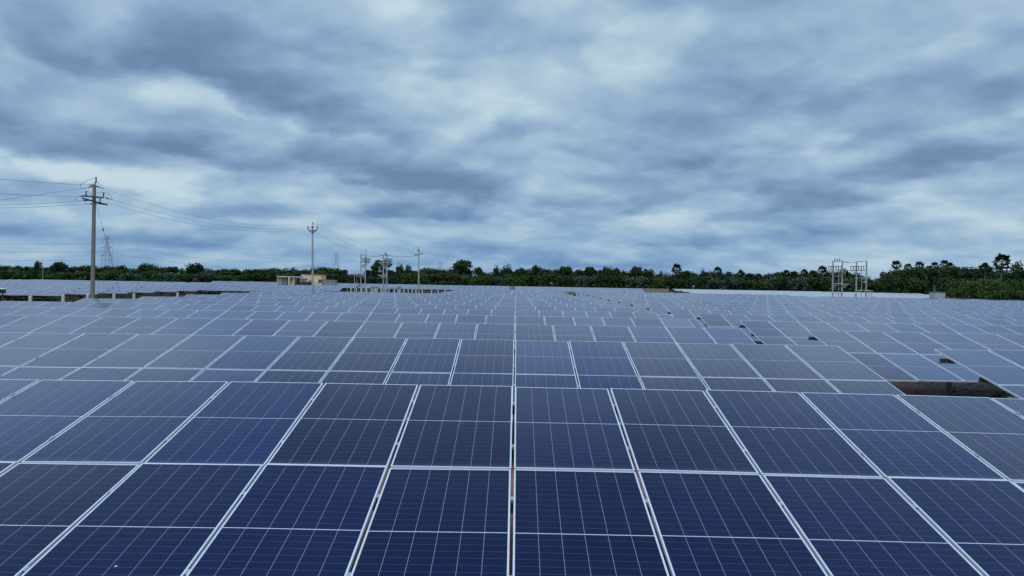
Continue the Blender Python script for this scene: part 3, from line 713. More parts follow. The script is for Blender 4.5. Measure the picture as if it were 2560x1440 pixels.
# lattice pylons
def lattice(loc):
    t = thing('lattice_pylon', 'steel lattice pylon behind the trees beside the concrete pole', 'pylon', loc, 'steel lattice pylons behind the trees')
    levels = [(0, 5.6), (7, 4.6), (13, 3.8), (18.2, 3.1), (22.2, 2.5), (26, 1.9), (29.8, 1.4), (33.5, 1.05), (37.2, .85), (40, .75)]
    mb = MB(); O = Vector(loc)
    cs = ((-1, -1), (1, -1), (1, 1), (-1, 1))
    for (z0, h0), (z1, h1) in zip(levels, levels[1:]):
        for i in range(4):
            a, b = cs[i], cs[(i + 1) % 4]
            A0 = O + Vector((a[0] * h0, a[1] * h0, z0)); A1 = O + Vector((a[0] * h1, a[1] * h1, z1)); B0 = O + Vector((b[0] * h0, b[1] * h0, z0)); B1 = O + Vector((b[0] * h1, b[1] * h1, z1))
            mb.bar(A0, A1, .20); mb.bar(A0, B1, .085); mb.bar(B0, A1, .085); mb.bar(A1, B1, .085)
    mb.build('pylon_body', M['lattice'], t)
    for z, half, hb in ((22.2, 5.4, 2.7), (29.8, 4.9, 1.5), (37.2, 4.4, .95), (40.2, 3.6, .85)):
        for sx in (-1, 1):
            mb = MB(); tip = O + Vector((sx * half, 0, z))
            for sy in (-1, 1): mb.bar(O + Vector((sx * hb, sy * hb, z)), tip, .2); mb.bar(O + Vector((sx * hb * .8, sy * hb * .8, z + 1.6)), tip, .15)
            am = mb.build('cross_arm', M['lattice'], t)
            if z < 40:
                mb = MB(); mb.tube([tip, tip - Vector((0, 0, 3.6))], .12, 5)
                io = mb.build('insulator', M['ceramic'], None, origin=(0, 0, 0)); io.parent = am; io.location = -O
                io.matrix_parent_inverse.identity()
    return t
def pylon_loc(px, Z): p = P(px, 700, Z); return Vector((p.x, Z, 0))
T1, T2, T3 = pylon_loc(266.5, 725), pylon_loc(839.5, 1066), pylon_loc(1100, 1440)
ly = lattice(T1)
for loc, lab in ((T2, 'small faint lattice pylon behind the trees, above the yellow hut'), (T3, 'faintest tiny lattice pylon tip showing over the trees in the middle')):
    c = copy_tree(ly); c.location = loc; c['label'] = lab
for z, half, nm in ((18.6, 5.4, 'low'), (26.2, 4.9, 'middle'), (33.6, 4.4, 'high')):
    for sx, sd_ in ((-1, 'near'), (1, 'far')):
        a = T1 + Vector((sx * half, 0, z)); b = T2 + Vector((sx * half, 0, z))
        wire(a, b, 11, .045, '%s %s side transmission line sagging between the two left pylons' % (nm, 'left' if sx < 0 else 'right'), 24)
        wire(a, T1 + Vector((-330 + sx * half, -60, z + 1.5)), 4.5, .045, '%s %s side transmission line running left from the nearest pylon' % (nm, 'left' if sx < 0 else 'right'), 16)

# ------------------------------------------------------------------ huts and equipment near the yellow building
ZH = 156.0
kH = ZH / F
def hx(px): return P(px, 715, ZH).x
def hzv(px, y): return P(px, y, ZH).z
GZ = ground_z(hx(770), ZH)
def gbase(px, Z=ZH):
    x = P(px, 715, Z).x; return Vector((x, Z, ground_z(x, Z)))
ct = thing('control_hut', 'cream yellow flat roofed hut with dark red parapet line and small annex', 'hut', gbase(775))
mb = MB(); x0, x1 = hx(749.6), hx(798.8); zt = hzv(775, 686.6)
mb.box(x0, x1, ZH + 1.2, ZH + 5.2, GZ - .3, zt); mb.build('wall', M['yellow'], ct)
mb = MB(); mb.box(x0 - .1, x1 + .1, ZH + 1.1, ZH + 5.3, zt + .003, zt + .11); mb.build('roof', M['redtrim'], ct)
mb = MB(); xa, xb = hx(786.5), hx(805); za = hzv(795, 706); mb.box(xa, xb, ZH + .1, ZH + 1.197, GZ - .3, za); mb.build('annex', M['yellow'], ct)
mb = MB(); mb.box(hx(792), hx(805.3), ZH + .0, ZH + 1.15, za + .003, za + .09); mb.box(hx(798.9), hx(805), ZH + 1.6, ZH + 2.8, hzv(802, 700.6), hzv(802, 699.6)); mb.build('sunshade', M['redtrim'], ct)
wf = MB(); wx0, wx1, wz0, wz1 = hx(793.5), hx(797.6), hzv(795, 703.8), hzv(795, 699.2)
for b4 in ((wx0 - .06, wx0, wz0, wz1), (wx1, wx1 + .06, wz0, wz1), (wx0 - .06, wx1 + .06, wz1, wz1 + .06), (wx0 - .06, wx1 + .06, wz0 - .06, wz0)): wf.box(b4[0], b4[1], ZH + 1.13, ZH + 1.197, b4[2], b4[3])
wo_ = wf.build('window', M['redtrim'], ct); mb = MB(); mb.box(wx0, wx1, ZH + 1.16, ZH + 1.197, wz0, wz1); pn = mb.build('pane', M['darkgap'], wo_, origin=ct.location); pn.location = (0, 0, 0)
sh = thing('equipment_shelter', 'open shelter with two white flat roofs on cream pillars', 'shelter', gbase(724))
for xa, xb in ((693.3, 721.2), (725.6, 754.6)):
    mb = MB(); mb.box(hx(xa), hx(xb), ZH - .6, ZH + 2.6, hzv(724, 692.6), hzv(724, 690.8)); mb.build('roof', M['whiteroof'], sh)
    mb = MB(); mb.box(hx(xa) + .1, hx(xb) - .1, ZH - .5, ZH + 2.5, hzv(724, 695.2), hzv(724, 692.6) - .003); mb.build('fascia', M['cabinet'], sh)
for xa, xb, z in ((721.4, 725.2, 691.5), (734.8, 737, 695.4), (694, 695.5, 695.4), (751.5, 753.5, 695.4)):
    mb = MB(); mb.box(hx(xa), hx(xb), ZH - .4, ZH + .1, GZ - .3, hzv(724, z)); mb.build('pillar', M['yellow'], sh)
mb = MB(); mb.box(hx(725.9), hx(733.8), ZH + .2, ZH + 2.4, GZ - .3, hzv(724, 695.4)); mb.build('side_wall', M['yellow'], sh)
mb = MB(); mb.box(hx(733.9), hx(734.7), ZH + .1, ZH + .35, GZ - .3, hzv(724, 695.4)); mb.build('downpipe', M['redtrim'], sh)
def cabinet(name, label, cat, xa, xb, y, Z, mat, depth=1.2, vents=True, dz=0.0):
    b = gbase((xa + xb) / 2, Z); t = thing(name, label, cat, b); X0, X1 = P(xa, 715, Z).x, P(xb, 715, Z).x; zt = P((xa + xb) / 2, y, Z).z
    mb = MB(); mb.box(X0, X1, Z, Z + depth, b.z - .2, zt - .06); mb.build('cabinet_body', M[mat], t)
    mb = MB(); mb.box(X0 - .05, X1 + .05, Z - .05, Z + depth + .05, zt - .057, zt); mb.build('cabinet_roof', M[mat], t)
    mb = MB(); w = X1 - X0
    for i in range(2): mb.box(X0 + w * (.06 + .46 * i), X0 + w * (.48 + .46 * i), Z - .02, Z - .001, b.z + .15, zt - .15)
    dr = mb.build('door', M[mat], t)
    mb = MB()
    for i in range(2):
        for j in range(4): mb.box(X0 + w * (.14 + .46 * i), X0 + w * (.40 + .46 * i), Z - .032, Z - .0205, zt - .32 - .06 * j, zt - .295 - .06 * j)
    v = mb.build('vent', M['darkgap'], dr, origin=b); v.location = (0, 0, 0)
    return t
cabinet('switchgear_cabinet', 'pale grey cabinet under the left white shelter roof', 'cabinet', 694.4, 706, 697.4, ZH - .68, 'cabinet', 1.6)
cabinet('switchgear_cabinet', 'brownish grey cabinet under the left roof, next to cream pillar', 'cabinet', 707.2, 718, 698, ZH - .60, 'cabinet_brown', 1.6)
cabinet('kiosk_cabinet', 'free standing pale grey kiosk right of the yellow hut', 'cabinet', 811.2, 838, 699.4, ZH, 'cabinet', 1.8)
tr = thing('transformer', 'dark oil transformer with grey cylinder on top before the yellow hut', 'transformer', gbase(760, ZH - 1.5))
d = Px(ZH - 1.5); zt = d.p(760, 704.6).z; gz = GZ
mb = MB(); mb.box(d.p(752, 710).x, d.p(771, 710).x, ZH - 2.3, ZH - .9, gz + .3, zt); mb.build('tank', M['trafo'], tr)
for xa, xb in ((741.8, 751), (772, 780.4)):
    mb = MB(); X0, X1 = d.p(xa, 710).x, d.p(xb, 710).x; n = 6
    for i in range(n): mb.box(X0 + (X1 - X0) * i / n, X0 + (X1 - X0) * (i + .55) / n, ZH - 2.4, ZH - .8, gz + .4, zt - .1)
    mb.box(X0, X1, ZH - 1.75, ZH - 1.45, zt - .097, zt - .01); mb.build('radiator', M['trafo'], tr)
mb = MB(); a, b = d.p(751, 697.2), d.p(768, 697.2); mb.tube([a, a.lerp(b, .04), a.lerp(b, .96), b], .2, 12, radii=[.14, .2, .2, .14]); mb.build('conservator', M['cabinet'], tr)
mb = MB()
for x in (754.5, 764): mb.bar(d.p(x, 699), d.p(x, 704.8), .09)
mb.bar(d.p(752.5, 702.6), d.p(766, 702.6), .1); mb.build('conservator_support', M['trafo'], tr)
for x in (773, 776, 779):
    mb = MB(); a, b = d.p(x, 705.4), d.p(x, 700.5); mb.tube([a.lerp(b, i / 8) for i in range(9)], .06, 6, radii=[.05 if i % 2 else .09 for i in range(9)]); mb.build('bushing', M['ceramic'], tr)
cabinet('kiosk_cabinet', 'small grey cabinet under the left twin poles, among white table legs', 'cabinet', 927, 943, 716.5, 160, 'cabinet', 1.0)
cabinet('kiosk_cabinet', 'narrow grey cabinet between the lone round tree and small far pole', 'cabinet', 992, 1002, 716.5, 160, 'cabinet', 1.0)

# white posts along the service road
post_me = None
for i, (px, yt) in enumerate(((76, 740.6), (158, 738.6), (219, 737), (285, 735.6), (335, 734.6), (444, 732.4))):
    X = -30 * W; Zp = X * F / (px - VPX); pt = P(px, yt, Zp); gz = ground_z(pt.x, Zp)
    where = ('leftmost, alone under the left block', 'second from the left, near the concrete pole', 'just left of the concrete pole foot', 'just right of the concrete pole foot', 'second right of the concrete pole', 'farthest right, small')[i]
    mb = MB(); mb.box(-.085, .085, -.085, .085, -.3, pt.z - gz); n = len(mb.v)
    for q in ((-.085, -.085), (.085, -.085), (.085, .085), (-.085, .085)): mb.v.append(Vector((q[0], q[1], pt.z - gz + .001)))
    mb.v.append(Vector((0, 0, pt.z - gz + .05)))
    for k in range(4): mb.face((n + k, n + (k + 1) % 4, n + 4))
    o = mb.build('white_post', M['whitepost'], None, origin=(0, 0, 0)); o.location = (pt.x, Zp, gz)
    tag(o, 'white square marker post by the road, ' + where, 'post', 'white posts along the service road')
for px in (877.5, 891, 903.8, 917, 929, 938, 942.5, 953, 963, 973, 986, 999, 1010, 1020.5, 1030, 1040, 1056, 1079, 1095.5, 1112):
    Zp = 150 + random.uniform(-1, 1); pt = P(px, hz_y(px) + 19.5, Zp); gz = ground_z(pt.x, Zp); h = pt.z - gz
    mb = MB(); mb.box(-.09, .09, -.09, .09, -.3, h); mb.bar((0, 0, h), (0, 0, h + .05), .18, .18, w2=.08)
    o = mb.build('white_post', M['whitepost'], None, origin=(0, 0, 0)); o.location = (pt.x, Zp, gz)
    tag(o, 'short white post in the row standing in the dark opening before the far panels', 'post', 'white posts in the far dark opening')
# inverter on a stand at the left edge
p0 = P(3, 735, 52); gz = ground_z(p0.x, 52); iv = thing('string_inverter', 'dark inverter under a white cover on a stand at left edge', 'inverter', Vector((p0.x, 52, gz)))
d = Px(52); mb = MB(); n = len(mb.v); za, zb = d.p(3, 723.5).z, d.p(3, 733).z
mb.box(p0.x - .35, p0.x + .22, 51.85, 52.15, zb, za); mb.build('inverter_body', M['trafo'], iv)
mb = MB(); mb.bar((p0.x - .45, 51.95, za + .10), (p0.x + .32, 51.95, za + .03), .6, .03, hint=(0, 0, 1)); mb.build('cover', M['white'], iv)
for x in (p0.x - .25, p0.x + .1): mb = MB(); mb.bar((x, 52, gz - .3), (x, 52, zb), .06); mb.build('leg', M['darksteel'], iv)

# boundary wall of precast planks
ZW = 200.0
wl = thing('boundary_wall', 'beige precast concrete boundary wall with posts in front of the trees', 'wall', Vector((P(1450, 720, ZW).x, ZW, 0)))
xa, xb = P(1190, 720, ZW).x, P(1672, 720, ZW).x; npn = round((xb - xa) / 1.6); wtop = 2.34
mbp, mbq = MB(), MB()
for i in range(npn):
    X0 = xa + (xb - xa) * i / npn; X1 = xa + (xb - xa) * (i + 1) / npn
    for j in range(6): mbp.box(X0 + .06, X1 - .06, ZW - .025 + .004 * random.random(), ZW + .03, .0 + j * .39, .0 + (j + 1) * .39 - .012)
for i in range(npn + 1):
    X = xa + (xb - xa) * i / npn; mbq.box(X - .07, X + .07, ZW - .07, ZW + .07, -.3, wtop + .06)
mbp.build('wall_planks', M['wallconc'], wl); mbq.build('wall_posts', M['wallconc'], wl)

# small vehicle behind the last row
ZV = 172.0; vx = P(1687, 731, ZV); vz = ground_z(vx.x, ZV); vh = thing('small_vehicle', 'small white vehicle with a blue load bed half hidden behind the panels', 'vehicle', Vector((vx.x, ZV, vz)))
kx = ZV / F; zt = P(1687, 729.6, ZV).z
def vb(a, b, y0, y1, z0, z1, nm, mat): mb = MB(); mb.box(vx.x + a * kx, vx.x + b * kx, ZV + y0, ZV + y1, z0, z1); return mb.build(nm, M[mat], vh)
vb(-10, 6.5, -.6, .8, vz + .45, zt - .12, 'load_bed', 'blue'); vb(-10.6, 7, -.7, .9, zt - .117, zt - .03, 'bed_rail', 'white'); vb(-10.9, -10.1, -.72, .92, vz + .45, zt - .03, 'tailboard', 'white')
vb(6.6, 10.5, -.6, .8, vz + .4, zt - .0, 'cab', 'white'); vb(7.4, 10.52, -.62, -.601, zt - .5, zt - .12, 'window', 'darkgap')
for a in (-7, 8):
    mb = MB(); c = Vector((vx.x + a * kx, ZV - .5, vz + .28)); mb.tube([c, c + Vector((0, .2, 0))], .28, 14); mb.build('wheel', M['rubber'], vh)

# grey sheet shed among the bright tables
ZS = 118.0; s0, s1 = P(2337, 740, ZS).x, P(2365, 740, ZS).x; sz = ground_z(s0, ZS); st = P(2351, 730.6, ZS).z
sd_t = thing('sheet_shed', 'small grey corrugated sheet shed beside a palm trunk', 'shed', Vector(((s0 + s1) / 2, ZS, sz)))
mb = MB(); nn = 26
pf = [(s0 + (s1 - s0) * i / nn, ZS + (.02 if i % 2 else -.02)) for i in range(nn + 1)]
for (ax, ay), (bx_, by) in zip(pf, pf[1:]): mb.quad((ax, ay, sz - .2), (bx_, by, sz - .2), (bx_, by, st), (ax, ay, st))
mb.box(s0, s1, ZS + .06, ZS + 1.6, sz - .2, st - .04); mb.build('wall', M['postgalv'], sd_t)
mb = MB(); mb.box(s0 - .06, s1 + .06, ZS - .08, ZS + 1.7, st + .002, st + .04); mb.build('roof', M['cabinet'], sd_t)
mb = MB(); mb.box(s1 - .09, s1 - .01, ZS - .10, ZS - .025, sz - .2, st - .003); mb.build('corner_post', M['darksteel'], sd_t)
# pale rubble under the big tree
def rubble(px, py, Z, n, rad, label):
    b = P(px, py, Z); gz = ground_z(b.x, Z); mb = MB()
    for i in range(n):
        c = Vector((b.x + random.gauss(0, rad * .5), Z + random.gauss(0, .4), gz)); r = random.uniform(.10, .26); c.z = gz + random.random() * max(.1, (b.z - gz)) * max(.15, 1 - abs(c.x - b.x) / rad)
        k = len(mb.v)
        for v in ((1, 0, 0), (0, 1, 0), (-1, 0, 0), (0, -1, 0), (0, 0, 1), (0, 0, -1)): mb.v.append(c + Vector(v) * r * random.uniform(.6, 1.3))
        for f in ((0, 1, 4), (1, 2, 4), (2, 3, 4), (3, 0, 4), (1, 0, 5), (2, 1, 5), (3, 2, 5), (0, 3, 5)): mb.face([k + q for q in f])
    tag(mb.build('rubble_heap', M['rubble'], None, origin=(b.x, Z, gz)), label, 'rubble heap')
rubble(2418, 737, 118, 90, .9, 'heap of pale broken rubble under the spreading green tree')
rubble(2556, 738, 124, 60, .9, 'heap of pale rubble at the right frame edge')

# ------------------------------------------------------------------ vegetation
def leaf_quad(mb, c, nrm, s, tint, mi=0):
    nrm = nrm.normalized(); a = nrm.orthogonal().normalized(); b = nrm.cross(a)
    th = random.random() * 6.283; a, b = a * math.cos(th) + b * math.sin(th), b * math.cos(th) - a * math.sin(th)
    l, w = s * random.uniform(.8, 1.25), s * random.uniform(.45, .8); n = len(mb.v)
    mb.v += [c - a * l, c - b * w + nrm * s * .1, c + a * l, c + b * w + nrm * s * .1]; mb.face((n, n + 1, n + 2, n + 3), mi, None, tint)
def rnd_dir():
    while True:
        v = Vector((random.uniform(-1, 1), random.uniform(-1, 1), random.uniform(-1, 1)))
        if .05 < v.length < 1: return v.normalized()
def make_crown(H, rx, z0, lobes, per, leaf, open_=.0, top=.5):
    """crown of lobes between z0 and H; unit metres"""
    mb = MB(); cz, hz_ = (z0 + H) / 2, (H - z0) / 2
    for i in range(lobes):
        v = rnd_dir() * random.uniform(.35, .80) ** .7
        if i < 6: v = Vector((random.uniform(-.5, .5), random.uniform(-.5, .5), random.uniform(.30, .55)))
        c = Vector((v.x * rx, v.y * rx, cz + v.z * hz_)); r = rx * (random.uniform(.26, .46) if i > 5 else random.uniform(.38, .55)); rz = min(r, hz_ * .5) * random.uniform(.75, 1.0)
        lt = random.random()
        for k in range(per):
            d_ = rnd_dir(); rr = random.uniform(.55, 1.02) if random.random() > open_ else random.uniform(.8, 1.3)
            p = c + Vector((d_.x * r, d_.y * r, d_.z * rz)) * rr
            leaf_quad(mb, p, d_ + rnd_dir() * .8 + Vector((0, 0, .3)), leaf * random.uniform(.7, 1.3), min(1, max(0, .55 * lt + .45 * random.random())))
    zs = [v.z for v in mb.v]; a, b = min(zs), sorted(zs)[-4]
    xr = sorted(max(abs(v.x), abs(v.y)) for v in mb.v)[int(len(mb.v) * .96)]
    for v in mb.v: v.z = z0 + (v.z - a) * (H - z0) / (b - a); v.x *= rx / xr; v.y *= rx / xr
    return mb
def make_trunk(H, z0, r, rx):
    mb = MB(); k = random.uniform(-.2, .2)
    mb.tube([(0, 0, -.4), (k * .4, 0, z0 * .6), (k, k, (z0 + H) / 2), (k * 1.3, k, H * .86)], r, 7, radii=[r * 1.25, r, r * .7, r * .2])
    for i in range(5):
        a = random.random() * 6.283; zz = z0 * .7 + (H - z0) * random.uniform(.05, .5); q = random.uniform(.5, .75) * rx
        mb.tube([(k * .7, k * .5, zz), (math.cos(a) * q * .5, math.sin(a) * q * .5, zz + (H - z0) * .16), (math.cos(a) * q, math.sin(a) * q, zz + (H - z0) * .25)], r * .4, 5, radii=[r * .5, r * .33, r * .12])
    return mb.mesh('trunk', [M['bark']])
PROTO = {}
def proto(kind, H, rx, z0, lobes, per, leaf, mat, nvar, open_=0.0, r=.16):
    PROTO[kind] = (H, rx, [(make_crown(H, rx, z0, lobes, per, leaf, open_).mesh('crown', [M[mat]]), make_trunk(H, z0, r, rx)) for _ in range(nvar)])
proto('bush', 5.0, 3.0, .2, 15, 85, .24, 'leaf', 6)
proto('greybush', 4.6, 2.8, .2, 15, 85, .22, 'leaf_grey', 2)
proto('brightbush', 4.4, 2.8, .2, 15, 85, .22, 'leaf_bright', 2)
proto('tree', 8.0, 2.9, 1.6, 16, 90, .26, 'leaf', 5, .15)
proto('round', 8.0, 2.0, 3.4, 14, 85, .24, 'leaf', 3, .12)
proto('open', 8.5, 2.4, 2.6, 10, 42, .26, 'leaf', 3, .5, .12)
proto('spreading', 7.0, 5.2, .3, 34, 150, .22, 'leaf_bright', 2, .1, .26)
def plant(kind, px, ytop, Z, wpx, label, group=None, name='tree', cat='tree', min_h=2.0):
    H, rx, variants = PROTO[kind]; me_c, me_t = random.choice(variants)
    top = P(px, ytop, Z); gz = ground_z(top.x, Z); h = max(min_h, top.z - gz)
    t = thing(name, label, cat, Vector((top.x, Z, gz)), group); sx = (wpx * Z / F / 2) / rx
    t.rotation_euler.z = random.random() * 6.283; t.scale = (sx, sx, h / H)
    child('crown', me_c, t); child('trunk', me_t, t); return t
PROF = [(-240, 662), (0, 660), (60, 664), (130, 664), (200, 665), (290, 660), (340, 668), (400, 664), (450, 668), (520, 666), (600, 672), (650, 668), (700, 664), (740, 668), (765, 672), (800, 663), (850, 664), (872, 678), (890, 682), (930, 674), (1000, 672), (1060, 670), (1100, 669), (1140, 669), (1200, 672), (1232, 679), (1260, 671), (1330, 670), (1400, 671), (1440, 676), (1500, 673), (1560, 675), (1600, 673), (1650, 676), (1720, 679), (1760, 677), (1820, 677), (1880, 682), (1905, 685), (1950, 677), (2000, 677), (2060, 673), (2110, 676), (2160, 689), (2205, 691), (2232, 676), (2270, 672), (2330, 671), (2390, 668), (2440, 668), (2480, 668), (2520, 666), (2560, 668), (2800, 668)]
def prof(x):
    for (a, ya), (b, yb) in zip(PROF, PROF[1:]):
        if a <= x <= b: return ya + (yb - ya) * (x - a) / (b - a)
    return PROF[0][1] if x < PROF[0][0] else PROF[-1][1]
SECT = [(90, 'left of the thin lone mast'), (225, 'between mast and concrete pole'), (420, 'right of the concrete pole'), (560, 'above the left table block'), (690, 'left of the white shelter'), (830, 'behind the yellow hut'), (985, 'behind the left twin poles'), (1110, 'near the small far pole'), (1260, 'left of the small wall gap'), (1400, 'right of the small wall gap'), (1560, 'behind the far right table'), (1680, 'behind the beige wall'), (1830, 'left end of the bright tables'), (2060, 'middle of the bright tables'), (2220, 'behind the right twin poles'), (9999, 'at the right end of the photo')]
def sect(x): return next(s for a, s in SECT if x < a)
TG = 'trees of the dense far tree line'
x = -150.0
while x < 2225:
    kind = random.choices(['bush', 'brightbush', 'greybush'], [.62, .22, .16])[0]
    adj = {'bush': 'low dark green bushy tree', 'brightbush': 'low fresher green bushy tree', 'greybush': 'low grey green bushy tree'}[kind]
    plant(kind, x, prof(x) + random.uniform(9, 18), 212 + random.uniform(-5, 8), random.uniform(44, 64), adj + ' at tree line foot, ' + sect(x), TG)
    x += random.uniform(23, 33)
x = -150.0
while x < 2225:
    kind = random.choices(['tree', 'bush', 'round'], [.55, .3, .15])[0]
    wv = random.uniform(34, 54) if kind != 'round' else random.uniform(22, 30)
    plant(kind, x, prof(x) + random.uniform(-1.5, 5), 236 + random.uniform(-9, 9), wv, {'tree': 'dark green tree with uneven crown', 'bush': 'broad dark green bushy tree', 'round': 'small round headed dark tree'}[kind] + ' on the skyline, ' + sect(x), TG)
    x += random.uniform(19, 27)
for px, yt, wd, kind, lab in (
    (95, 651.5, 15, 'round', 'narrow dark tree standing above the skyline left of the mast top'), (150, 654.5, 42, 'tree', 'broad dark tree crown rising left of the concrete pole'), (372, 657.5, 40, 'tree', 'flat topped dark tree on the skyline right of the pylon'),
    (484, 656.5, 40, 'tree', 'bold dark square crowned tree halfway between concrete pole and shelter'), (955, 649.5, 40, 'round', 'lone round crowned tree behind the twin poles with platforms'), (1003, 656, 24, 'open', 'sparse see through tree right of the lone round tree'),
    (1022, 657, 16, 'open', 'small sparse tree left of the small far pole'), (936, 661, 18, 'round', 'small pointed dark tree between the left twin poles'), (1158, 649, 42, 'tree', 'tallest dark tree of the middle skyline, right of small far pole'), (1146, 658, 24, 'round', 'dark shoulder tree touching the tallest middle tree'),
    (1196, 667, 20, 'round', 'small pointed tree just right of the tallest middle tree'), (1243, 660, 18, 'open', 'forked thin tree above the small wall gap'), (1266, 659, 30, 'tree', 'dark twiggy tree just right of the forked thin tree'), (1300, 666, 24, 'tree', 'dark tree with ragged top above the far table right of the gap'), (1340, 662, 22, 'round', 'dark tree with spiky top left of a paler tree'),
    (1412, 664, 32, 'round', 'dense dark round tree standing clear on the middle skyline'), (1446, 672, 22, 'round', 'low dark round tree right of the clear standing one'), (1476, 666.5, 40, 'tree', 'wide lighter green tree with a rounded top, middle skyline'), (1522, 666, 34, 'tree', 'green tree with pointed top right of the wide lighter one'), (1542, 669.5, 20, 'round', 'small dark tree next to the pointed green tree'),
    (1560, 672, 14, 'open', 'thin small tree left of a flat topped dark one'), (1590, 665.5, 30, 'tree', 'flat topped dark tree above the left end of the beige wall'), (1622, 670, 26, 'tree', 'dark tree above the middle of the beige wall'), (1714, 676, 26, 'tree', 'spiky green tree right of the first fan palm'), (1760, 671, 18, 'open', 'open crowned tree left of the second fan palm'), (1776, 676, 16, 'open', 'thin tree touching the second fan palm')):
    plant(kind, px, yt, 228 + random.uniform(-4, 4), wd, lab)
# right-hand grove, closer
for px, yt, Z, wd, kind, lab in (
    (2238, 676, 188, 52, 'tree', 'dark tree at the left end of the right grove'), (2272, 674, 190, 58, 'tree', 'dense dark tree under the first grove palms'), (2300, 690, 186, 60, 'bush', 'dark bushy tree behind the bright tables left of the shed'), (2322, 672, 190, 54, 'tree', 'dark tree behind the dry trunked palm'),
    (2352, 670, 188, 60, 'tree', 'dark tree behind the grey sheet shed'), (2260, 702, 184, 60, 'bush', 'low dark bush at the left foot of the grove'), (2358, 700, 184, 56, 'bush', 'low dark bush just right of the grey shed'), (2392, 668, 184, 60, 'tree', 'tall dark tree between grove palms and dry palm'),
    (2436, 664, 168, 64, 'tree', 'dark tree behind the spreading green tree'), (2474, 665, 170, 60, 'tree', 'dark crown left of the tallest palm'), (2528, 672, 168, 60, 'tree', 'dark crown right of the tallest palm'), (2543, 651, 160, 30, 'open', 'thin airy sapling right of the tallest palm'),
    (2585, 662, 160, 66, 'tree', 'tree cut by the right frame edge'), (2445, 688, 122, 120, 'spreading', 'large spreading fresh green tree above the pale rubble'), (2535, 696, 120, 116, 'spreading', 'large green tree in front at the right frame edge'), (2400, 712, 116, 46, 'brightbush', 'green bush at the left foot of the spreading tree'),
    (2620, 690, 120, 110, 'spreading', 'green tree just past the right frame edge'), (2490, 722, 113, 60, 'brightbush', 'low green bush between the two large green trees'), (2560, 724, 113, 70, 'bush', 'low dark bush at the right frame edge'), (2224, 684, 200, 40, 'tree', 'dark tree filling the skyline dip left of the grove')):
    plant(kind, px, yt, Z, wd, lab)

for i_, (px, yt, Z, wd, kind) in enumerate(((2232, 682, 182, 46, 'tree'), (2250, 668, 181, 56, 'tree'), (2268, 668, 180, 54, 'tree'), (2288, 665, 181, 58, 'tree'), (2306, 672, 180, 56, 'bush'), (2324, 667, 181, 56, 'tree'), (2344, 664, 180, 58, 'tree'), (2364, 664, 181, 58, 'tree'), (2382, 667, 180, 56, 'bush'), (2402, 666, 178, 60, 'tree'), (2422, 670, 176, 62, 'tree'),
    (2244, 694, 177, 56, 'bush'), (2274, 690, 177, 60, 'bush'), (2302, 700, 177, 60, 'brightbush'), (2330, 692, 177, 60, 'bush'), (2362, 690, 177, 62, 'bush'), (2388, 694, 176, 60, 'bush'), (2455, 672, 168, 64, 'bush'), (2490, 672, 166, 64, 'tree'), (2510, 680, 160, 60, 'bush'), (2545, 676, 160, 64, 'bush'))):
    plant(kind, px, yt, Z, wd, 'dense dark %s packed among others in the right grove under the palms' % ('tree' if kind == 'tree' else 'bush'), 'trees packed in the right grove')
# fan palms
def fan_leaf(mb, base, dirv_, pet, rad, mi=0, droop=0.0, tint=.5):
    dirv_ = dirv_.normalized(); side = dirv_.cross(Vector((0, 0, 1)));
    side = side.normalized() if side.length > .1 else Vector((1, 0, 0))
    nrm = side.cross(dirv_).normalized(); hub = base + dirv_ * pet - Vector((0, 0, droop * .3))
    n = len(mb.v); mb.v += [base - side * .025, base + side * .025, hub]; mb.face((n, n + 1, n + 2), mi, None, tint)
    rot = random.uniform(-.5, .5); s2 = side * math.cos(rot) + nrm * math.sin(rot); m_ = 11
    for i in range(m_):
        a0 = -1.9 + 3.8 * i / m_; a1 = -1.9 + 3.8 * (i + 1) / m_; am = (a0 + a1) / 2; k = random.uniform(.85, 1.1)
        q = lambda a, r: hub + (dirv_ * math.cos(a) + s2 * math.sin(a)) * r - Vector((0, 0, droop * r * r * .5))
        n = len(mb.v); mb.v += [hub, q(a0, rad * .72), q(am, rad * k), q(a1, rad * .72)]; mb.face((n, n + 1, n + 2, n + 3), mi, None, min(1, max(0, tint + random.uniform(-.15, .15))))
def make_palm(leaves, R_, skirt):
    mb = MB(); dead = MB()
    for i in range(leaves):
        a = i * 2.399 + random.uniform(-.3, .3); e = math.asin(max(-.55, min(1, -.5 + 1.5 * (i + .5) / leaves)))
        fan_leaf(mb, Vector((0, 0, 0)), Vector((math.cos(a) * math.cos(e), math.sin(a) * math.cos(e), math.sin(e))), R_ * random.uniform(.42, .62), R_ * random.uniform(.40, .52), droop=.15, tint=random.uniform(.1, .9))
    for i in range(skirt):
        a = random.random() * 6.283; e = random.uniform(-1.35, -.6)
        fan_leaf(dead, Vector((0, 0, -.1)), Vector((math.cos(a) * math.cos(e), math.sin(a) * math.cos(e), math.sin(e))), R_ * .6, R_ * .38, tint=random.random())
    return mb.mesh('fronds', [M['leaf_palm']]), (dead.mesh('dead_fronds', [M['leaf_dry']]) if skirt else None)
PALMS = [make_palm(27, 1.12, s) for s in (0, 6, 0, 9)]
